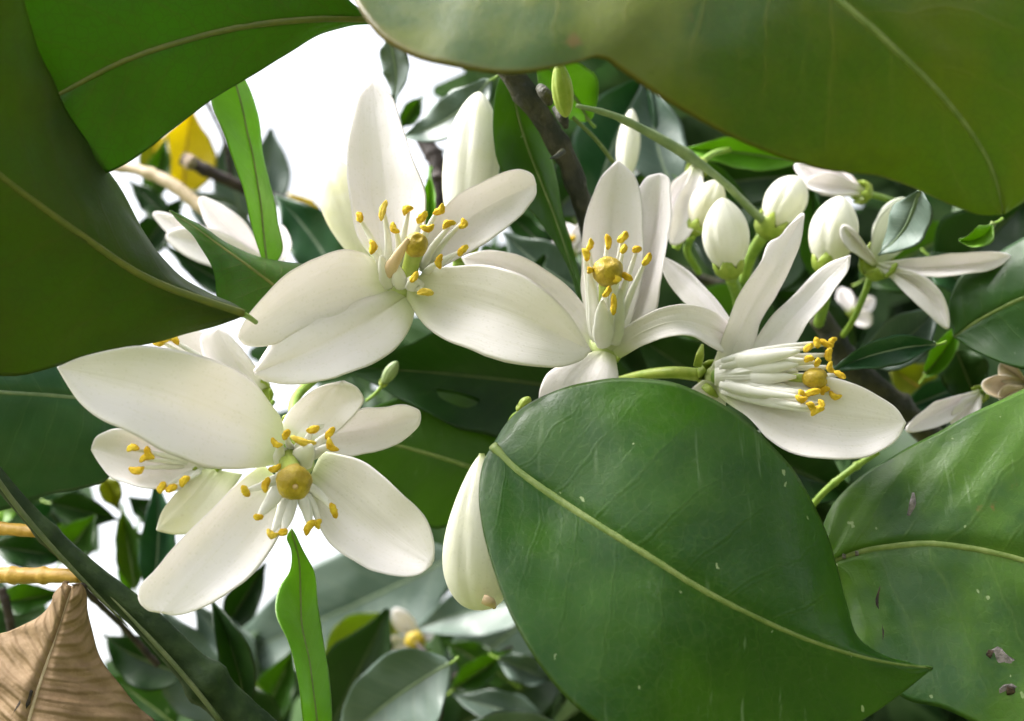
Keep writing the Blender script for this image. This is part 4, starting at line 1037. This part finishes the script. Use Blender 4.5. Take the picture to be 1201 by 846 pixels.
leaf('long dark green leaf hanging beside the branch down to the middle blossom',
    [(598, 70, ), (606, 130), (625, 190), (648, 250), (668, 310), (684, 368)],
    [(598, 70), (632, 110), (645, 170), (658, 230), (672, 290), (681, 330), (684, 368)],
    [(598, 70), (584, 95), (579, 140), (581, 185), (604, 226), (640, 272), (668, 320), (684, 368)],
    [182, 184, 186, 186], [0, 3, 4, 2, 0], [0, -3, -5, -2, 0], 'up', back='under', rib=(.3, .1), nu=50, nv=12, th=.3, rough=.5, quilt=.1, seed=14)
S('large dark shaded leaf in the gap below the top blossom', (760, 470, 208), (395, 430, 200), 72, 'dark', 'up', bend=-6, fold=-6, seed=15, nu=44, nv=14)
S('mid green leaf with brown blotch between the left blossom and the glossy leaf', (600, 565, 200), (385, 505, 196), 82, 'up', 'under', bend=-5, fold=3, seed=16, nu=44, nv=14)
S('shaded green leaf behind the right petal of the left blossom', (530, 470, 215), (545, 640, 212), 62, 'dark', 'up', seed=17)
S('pale blue-green leaf between the right petal and the dark hanging leaf', (690, 345, 225), (590, 272, 230), 34, 'grey', 'teal', bend=6, seed=18)
S('dark leaf edge beneath the right petal of the top blossom', (650, 300, 250), (590, 245, 255), 17, 'dark', 'up', seed=19)
S('broad green leaf behind the fork of the dark branch', (700, 230, 230), (765, 78, 235), 48, 'teal', 'grey', bend=6, seed=20)
S('shaded grey leaf right of the fork, below the soft-focus leaf', (790, 225, 225), (760, 80, 235), 36, 'grey', 'teal', bend=8, seed=21)
S('bright green leaf directly under the edge of the soft-focus leaf', (690, 140, 190), (625, 66, 176), 34, 'young', 'under', bend=-6, seed=22)
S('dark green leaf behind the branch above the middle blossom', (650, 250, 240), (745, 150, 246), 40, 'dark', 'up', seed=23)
S('green leaf left of the branch behind the middle blossom', (690, 300, 245), (640, 170, 250), 34, 'up', 'under', seed=24)
S('bright leaf beneath the soft-focus leaf, above the leaning bud', (935, 190, 215), (795, 176, 212), 20, 'young', 'under', bend=-4, seed=25)
S('long dark leaf behind the leaning bud', (790, 225, 235), (985, 205, 232), 30, 'dark', 'up', bend=5, seed=26)
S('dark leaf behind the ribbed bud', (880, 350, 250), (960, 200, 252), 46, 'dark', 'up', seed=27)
S('grey-blue leaf over the petals of the back-view blossom', (1080, 222, 176), (1030, 300, 184), 26, 'grey', 'grey', bend=10, seed=28, fold=-1, tw=-3)
S('dark leaf under the pointed end of the soft-focus leaf', (1100, 330, 225), (1210, 232, 222), 50, 'dark', 'up', seed=29)
S('curled light green leaf tip peeking below the soft-focus leaf', (1165, 262, 186), (1125, 282, 184), 13, 'young', 'under', bend=8, seed=30)
S('shaded green leaf behind the long right petal of the back-view blossom', (1010, 330, 240), (1140, 262, 240), 40, 'up', 'under', seed=31)
S('long blue-green leaf touching the anthers of the side-on blossom', (1098, 404, 178), (968, 440, 172), 18, 'teal', 'grey', bend=-8, seed=32, fold=-2)
S('grey leaf arching above the long blue-green leaf', (1012, 420, 200), (1102, 352, 200), 30, 'grey', 'grey', bend=-12, seed=33)
S('small yellow-brown leaf behind the branch at right', (1100, 470, 250), (1040, 428, 252), 28, 'olive', 'olive', seed=34)
S('yellow leaf scrap low in the shade at right', (1080, 445, 270), (1048, 458, 270), 12, 'yellow', 'yellow', seed=35)
S('small dark green leaf below the plain right-edge leaf', (1120, 410, 215), (1150, 480, 218), 30, 'dark', 'up', seed=36)
S('dull teal leaf above the puckered leaf', (1060, 480, 225), (1160, 440, 228), 20, 'teal', 'grey', seed=37)
S('dark leaf under the lower petal of the side-on blossom', (860, 520, 200), (1010, 585, 198), 42, 'dark', 'up', seed=38)
S('shaded leaf behind the buds in the middle of the right half', (790, 420, 245), (910, 330, 248), 46, 'up', 'under', seed=39)
S('dull green leaf between the buds and the side-on blossom', (1000, 420, 255), (900, 340, 258), 40, 'dark', 'up', seed=40)
S('large grey leaf underside behind the narrow lime leaf at the bottom', (535, 652, 312), (236, 782, 345), 66, 'grey', 'grey', bend=6, fold=-3, tw=-5, seed=41, nu=40, nv=14)
S('dark slate leaf below the right petal of the left blossom', (540, 672, 320), (388, 752, 322), 22, 'teal', 'grey', seed=42, fold=3)
S('grey-green leaf left of the glossy leaf with a pale midrib', (660, 690, 318), (505, 812, 340), 58, 'grey', 'grey', bend=4, seed=43, nu=40, nv=14, fold=-2, tw=-5)
S('pale grey-green leaf at the bottom edge, left of centre', (528, 778, 218), (390, 880, 230), 50, 'grey', 'grey', bend=-6, tw=-3, seed=44, nu=40, nv=14)
S('low pale leaf at the bottom edge beside the glossy leaf', (670, 860, 205), (490, 872, 205), 46, 'grey', 'grey', bend=14, seed=45)
S('dark green leaf behind the narrow lime leaf, right side', (385, 860, 250), (455, 715, 252), 44, 'dark', 'up', seed=46)
S('narrow dark green leaf between the ridged stem and the lime leaf', (288, 830, 205), (246, 700, 208), 21, 'dark', 'up', bend=-6, seed=47)
S('grey leaf behind the ridged stem at the bottom', (255, 850, 240), (190, 712, 245), 42, 'grey', 'grey', seed=48)
S('dark leaf right of the ridged stem below the hanging petal', (262, 742, 260), (312, 660, 262), 20, 'dark', 'up', seed=49)
S('olive blotched leaf in the bottom shade', (380, 780, 300), (480, 720, 300), 34, 'olive', 'under', seed=50)
S('dark leaf in the shade below the grey leaves', (540, 850, 290), (680, 770, 290), 46, 'dark', 'up', seed=51)
S('small green leaf under the grey-green leaf', (530, 810, 260), (600, 762, 262), 18, 'up', 'under', seed=52)
S('small grey leaf low beside the glossy leaf', (585, 772, 250), (650, 800, 250), 17, 'grey', 'grey', seed=53)
S('small yellow leaf below the veined leaf at left', (122, 560, 240), (140, 600, 242), 14, 'olive', 'olive', seed=54)
S('dark leaf in the gap under the veined leaf at left', (60, 590, 250), (140, 610, 252), 20, 'dark', 'up', seed=55)
S('green leaf left of the white sky gap', (70, 660, 240), (112, 604, 244), 24, 'up', 'under', seed=56)
S('upright blotched green leaf right of the white sky gap', (158, 690, 245), (142, 590, 250), 17, 'up', 'olive', seed=57)
S('slim grey-green leaf behind the lowest petals of the half hidden blossom', (178, 700, 232), (182, 560, 236), 22, 'teal', 'grey', bend=-6, seed=58)
S('dark leaf between the two ochre twigs', (-10, 640, 230), (90, 655, 228), 20, 'dark', 'up', seed=59)
S('bright green leaf below the lower ochre twig', (-5, 708, 225), (72, 696, 225), 19, 'up', 'under', seed=60)
S('dark green leaf in front of the sky beside the withered leaf', (215, 790, 235), (122, 745, 238), 34, 'dark', 'up', bend=6, seed=61)
S('small green leaf behind the ridged stem near the left edge', (20, 600, 235), (-10, 590, 238), 20, 'young', 'under', seed=62)
S('dark leaf at the foot of the ridged stem', (330, 860, 240), (240, 800, 244), 30, 'dark', 'up', seed=63)
S('shaded leaf glimpsed between the long hanging leaf and the top blossom', (560, 420, 215), (640, 300, 220), 28, 'dark', 'up', seed=64)
S('dark leaf behind the middle and side-on blossoms', (860, 470, 225), (740, 390, 222), 38, 'dark', 'up', seed=65)
S('leaf tip at the top edge above the uppermost blossom', (520, -20, 160), (462, 8, 164), 12, 'under', 'up', seed=66)

S('grey-green leaf behind the cluster of buds', (890, 330, 236), (800, 250, 240), 30, 'grey', 'grey', seed=70)
S('mid green leaf above the short ribbed bud', (780, 190, 228), (880, 240, 226), 22, 'up', 'under', seed=71, bend=5)
S('mid green leaf between the leaning bud and the ribbed bud', (960, 330, 228), (950, 210, 232), 20, 'up', 'under', seed=72)
S('grey leaf scrap beside the right petals of the back-view blossom', (1090, 300, 222), (1150, 350, 222), 22, 'teal', 'grey', seed=73)
S('light green leaf just below the plain right-edge leaf', (1085, 440, 205), (1128, 372, 206), 12, 'young', 'under', seed=74, bend=-4)
S('dull green leaf behind the arched stalk', (720, 215, 236), (830, 205, 238), 26, 'up', 'under', seed=75)
S('grey-green leaf low in the left gap under the veined leaf', (30, 628, 262), (95, 572, 266), 20, 'teal', 'grey', seed=76)
S('small mid green leaf at the right rim of the white gap', (178, 668, 262), (150, 612, 266), 14, 'up', 'under', seed=77, bend=3)
S('small dark leaf below the half hidden blossom', (188, 615, 268), (150, 582, 270), 14, 'dark', 'up', seed=78)
S('mid green leaf at the bottom edge right of the ridged stem', (300, 862, 262), (345, 760, 268), 26, 'up', 'under', seed=79)
S('grey-green leaf sliver right of the narrow lime leaf', (440, 860, 262), (395, 770, 268), 18, 'grey', 'grey', seed=80)
S('mid green leaf behind the distant blossom', (560, 800, 360), (440, 700, 366), 36, 'up', 'under', seed=81)
S('small green leaf between the ochre twigs and the ridged stem', (40, 660, 250), (78, 612, 254), 17, 'up', 'under', seed=90)
S('dark leaf filling the gap above the lower ochre twig', (10, 660, 262), (80, 632, 264), 18, 'dark', 'up', seed=91)
S('slim green leaf left of the slim grey-green leaf in the lower left gap', (150, 700, 270), (163, 610, 272), 13, 'young', 'under', seed=92, bend=4)
S('grey leaf under the hanging petal right of the ridged stem', (300, 800, 255), (225, 705, 262), 30, 'grey', 'grey', seed=93)
S('green leaf beside the withered leaf below the sky gap', (205, 850, 252), (128, 790, 258), 30, 'up', 'under', seed=94)
S('blue-grey leaf below the hanging bud', (640, 700, 285), (480, 742, 300), 34, 'grey', 'grey', seed=95, tw=-4, bend=-6)
S('mid green leaf right of the distant blossom', (600, 800, 280), (520, 752, 284), 22, 'up', 'under', seed=96)
S('grey-green leaf at the bottom edge beneath the hanging bud', (640, 850, 250), (530, 815, 256), 24, 'grey', 'grey', seed=97, tw=-3)
S('small grey leaf crossing the tan twig', (300, 275, 275), (236, 236, 280), 15, 'grey', 'grey', seed=98)
S('dark narrow leaf between the yellow leaf and the olive leaf', (200, 258, 285), (150, 212, 290), 15, 'dark', 'up', seed=99)
S('green leaf left of the yellow leaf under the backlit leaf', (176, 235, 310), (196, 160, 314), 17, 'up', 'under', seed=100)
# ------------------------------------------------------------------ far foliage that reads as one mass
def far_foliage():
    rnd = random.Random(77)
    V = []; F = []; uv = []
    def leaf_card(c, ln):
        w = ln * rnd.uniform(.2, .27)
        a = np.array([rnd.gauss(0, 1) for _ in range(3)]); a[2] -= .3; a /= np.linalg.norm(a)
        s_ = np.cross(a, [rnd.gauss(0, 1) for _ in range(3)]); s_ /= np.linalg.norm(s_); nn = np.cross(a, s_)
        b0 = len(V)
        for i in range(8):
            t = i / 7; ww = w * math.sin(math.pi * min(1, t * .96 + .02)) ** .8; dr = -ln * .18 * (2 * t - 1) ** 2
            for v in (-1, -.5, 0, .5, 1):
                V.append(c + a * ln * (t - .5) + s_ * ww * v + nn * (dr + abs(v) * ww * .35)); uv.append((t, v * .5 + .5))
        for i in range(7):
            for j in range(4):
                F.append((b0 + i*5 + j, b0 + i*5 + j + 1, b0 + i*5 + j + 6, b0 + i*5 + j + 5))
    regions = [  # x0, y0, x1, y1, depth0, depth1, count
        (690, 70, 1230, 440, 330, 620, 150), (860, 400, 1230, 620, 300, 560, 90), (560, 320, 900, 560, 330, 520, 80), (380, 770, 800, 900, 330, 600, 90),
        (560, 700, 760, 860, 320, 500, 40), (200, 790, 420, 900, 300, 520, 45), (380, 400, 640, 620, 330, 480, 60), (600, 90, 720, 230, 330, 450, 40),
        (1000, -60, 1300, 330, 330, 600, 60), (-80, 560, 60, 600, 330, 420, 12), (-80, 720, 30, 800, 330, 420, 14), (640, -60, 1000, 120, 350, 500, 60), (1150, 300, 1500, 800, 330, 600, 80), (960, 800, 1300, 1000, 300, 420, 70), (850, 530, 1000, 640, 300, 420, 40)]
    for x0, y0, x1, y1, d0, d1, n in regions:
        for _ in range(n):
            x, y, d = rnd.uniform(x0, x1), rnd.uniform(y0, y1), rnd.uniform(d0, d1)
            leaf_card(PW(x, y, d), rnd.uniform(.035, .06))
    # unseen leaves added overhead, behind the lens and to the right, to block skylight
    for _ in range(520):
        an = rnd.uniform(-.5, 3.0); rr = rnd.uniform(.22, .75)
        c = CAM + np.array([math.cos(an) * rr * rnd.uniform(.4, 1) + .12, .10 - math.sin(an) * rr * .6 + rnd.uniform(-.1, .25), rnd.uniform(.20, .55)])
        if rnd.random() < .45: c = CAM + np.array([rnd.uniform(.28, .7), rnd.uniform(-.25, .5), rnd.uniform(-.25, .4)])
        if c[0] < .10 and c[2] > CAM[2]: continue  # left side kept open so sky sheen reaches the front leaves
        leaf_card(c, rnd.uniform(.06, .095))
    for _ in range(260):  # more unseen leaves, added under the view to cut light from below
        leaf_card(CAM + np.array([rnd.uniform(-.35, .5), rnd.uniform(.12, .6), rnd.uniform(-.42, -.16)]), rnd.uniform(.06, .09))
    o = make_mesh('background_foliage', V, F, plain_mat('foliage_far', (0.02, 0.06, 0.012), (0.10, 0.17, 0.07), 45, 0.45, 0.0, tamt=0.3, detail=2), None, uv)
    tag(o, 'mass of shaded citrus leaves behind the blossoms, plus unseen leaves added around the view as shade', 'foliage'); o['kind'] = 'stuff'
far_foliage()
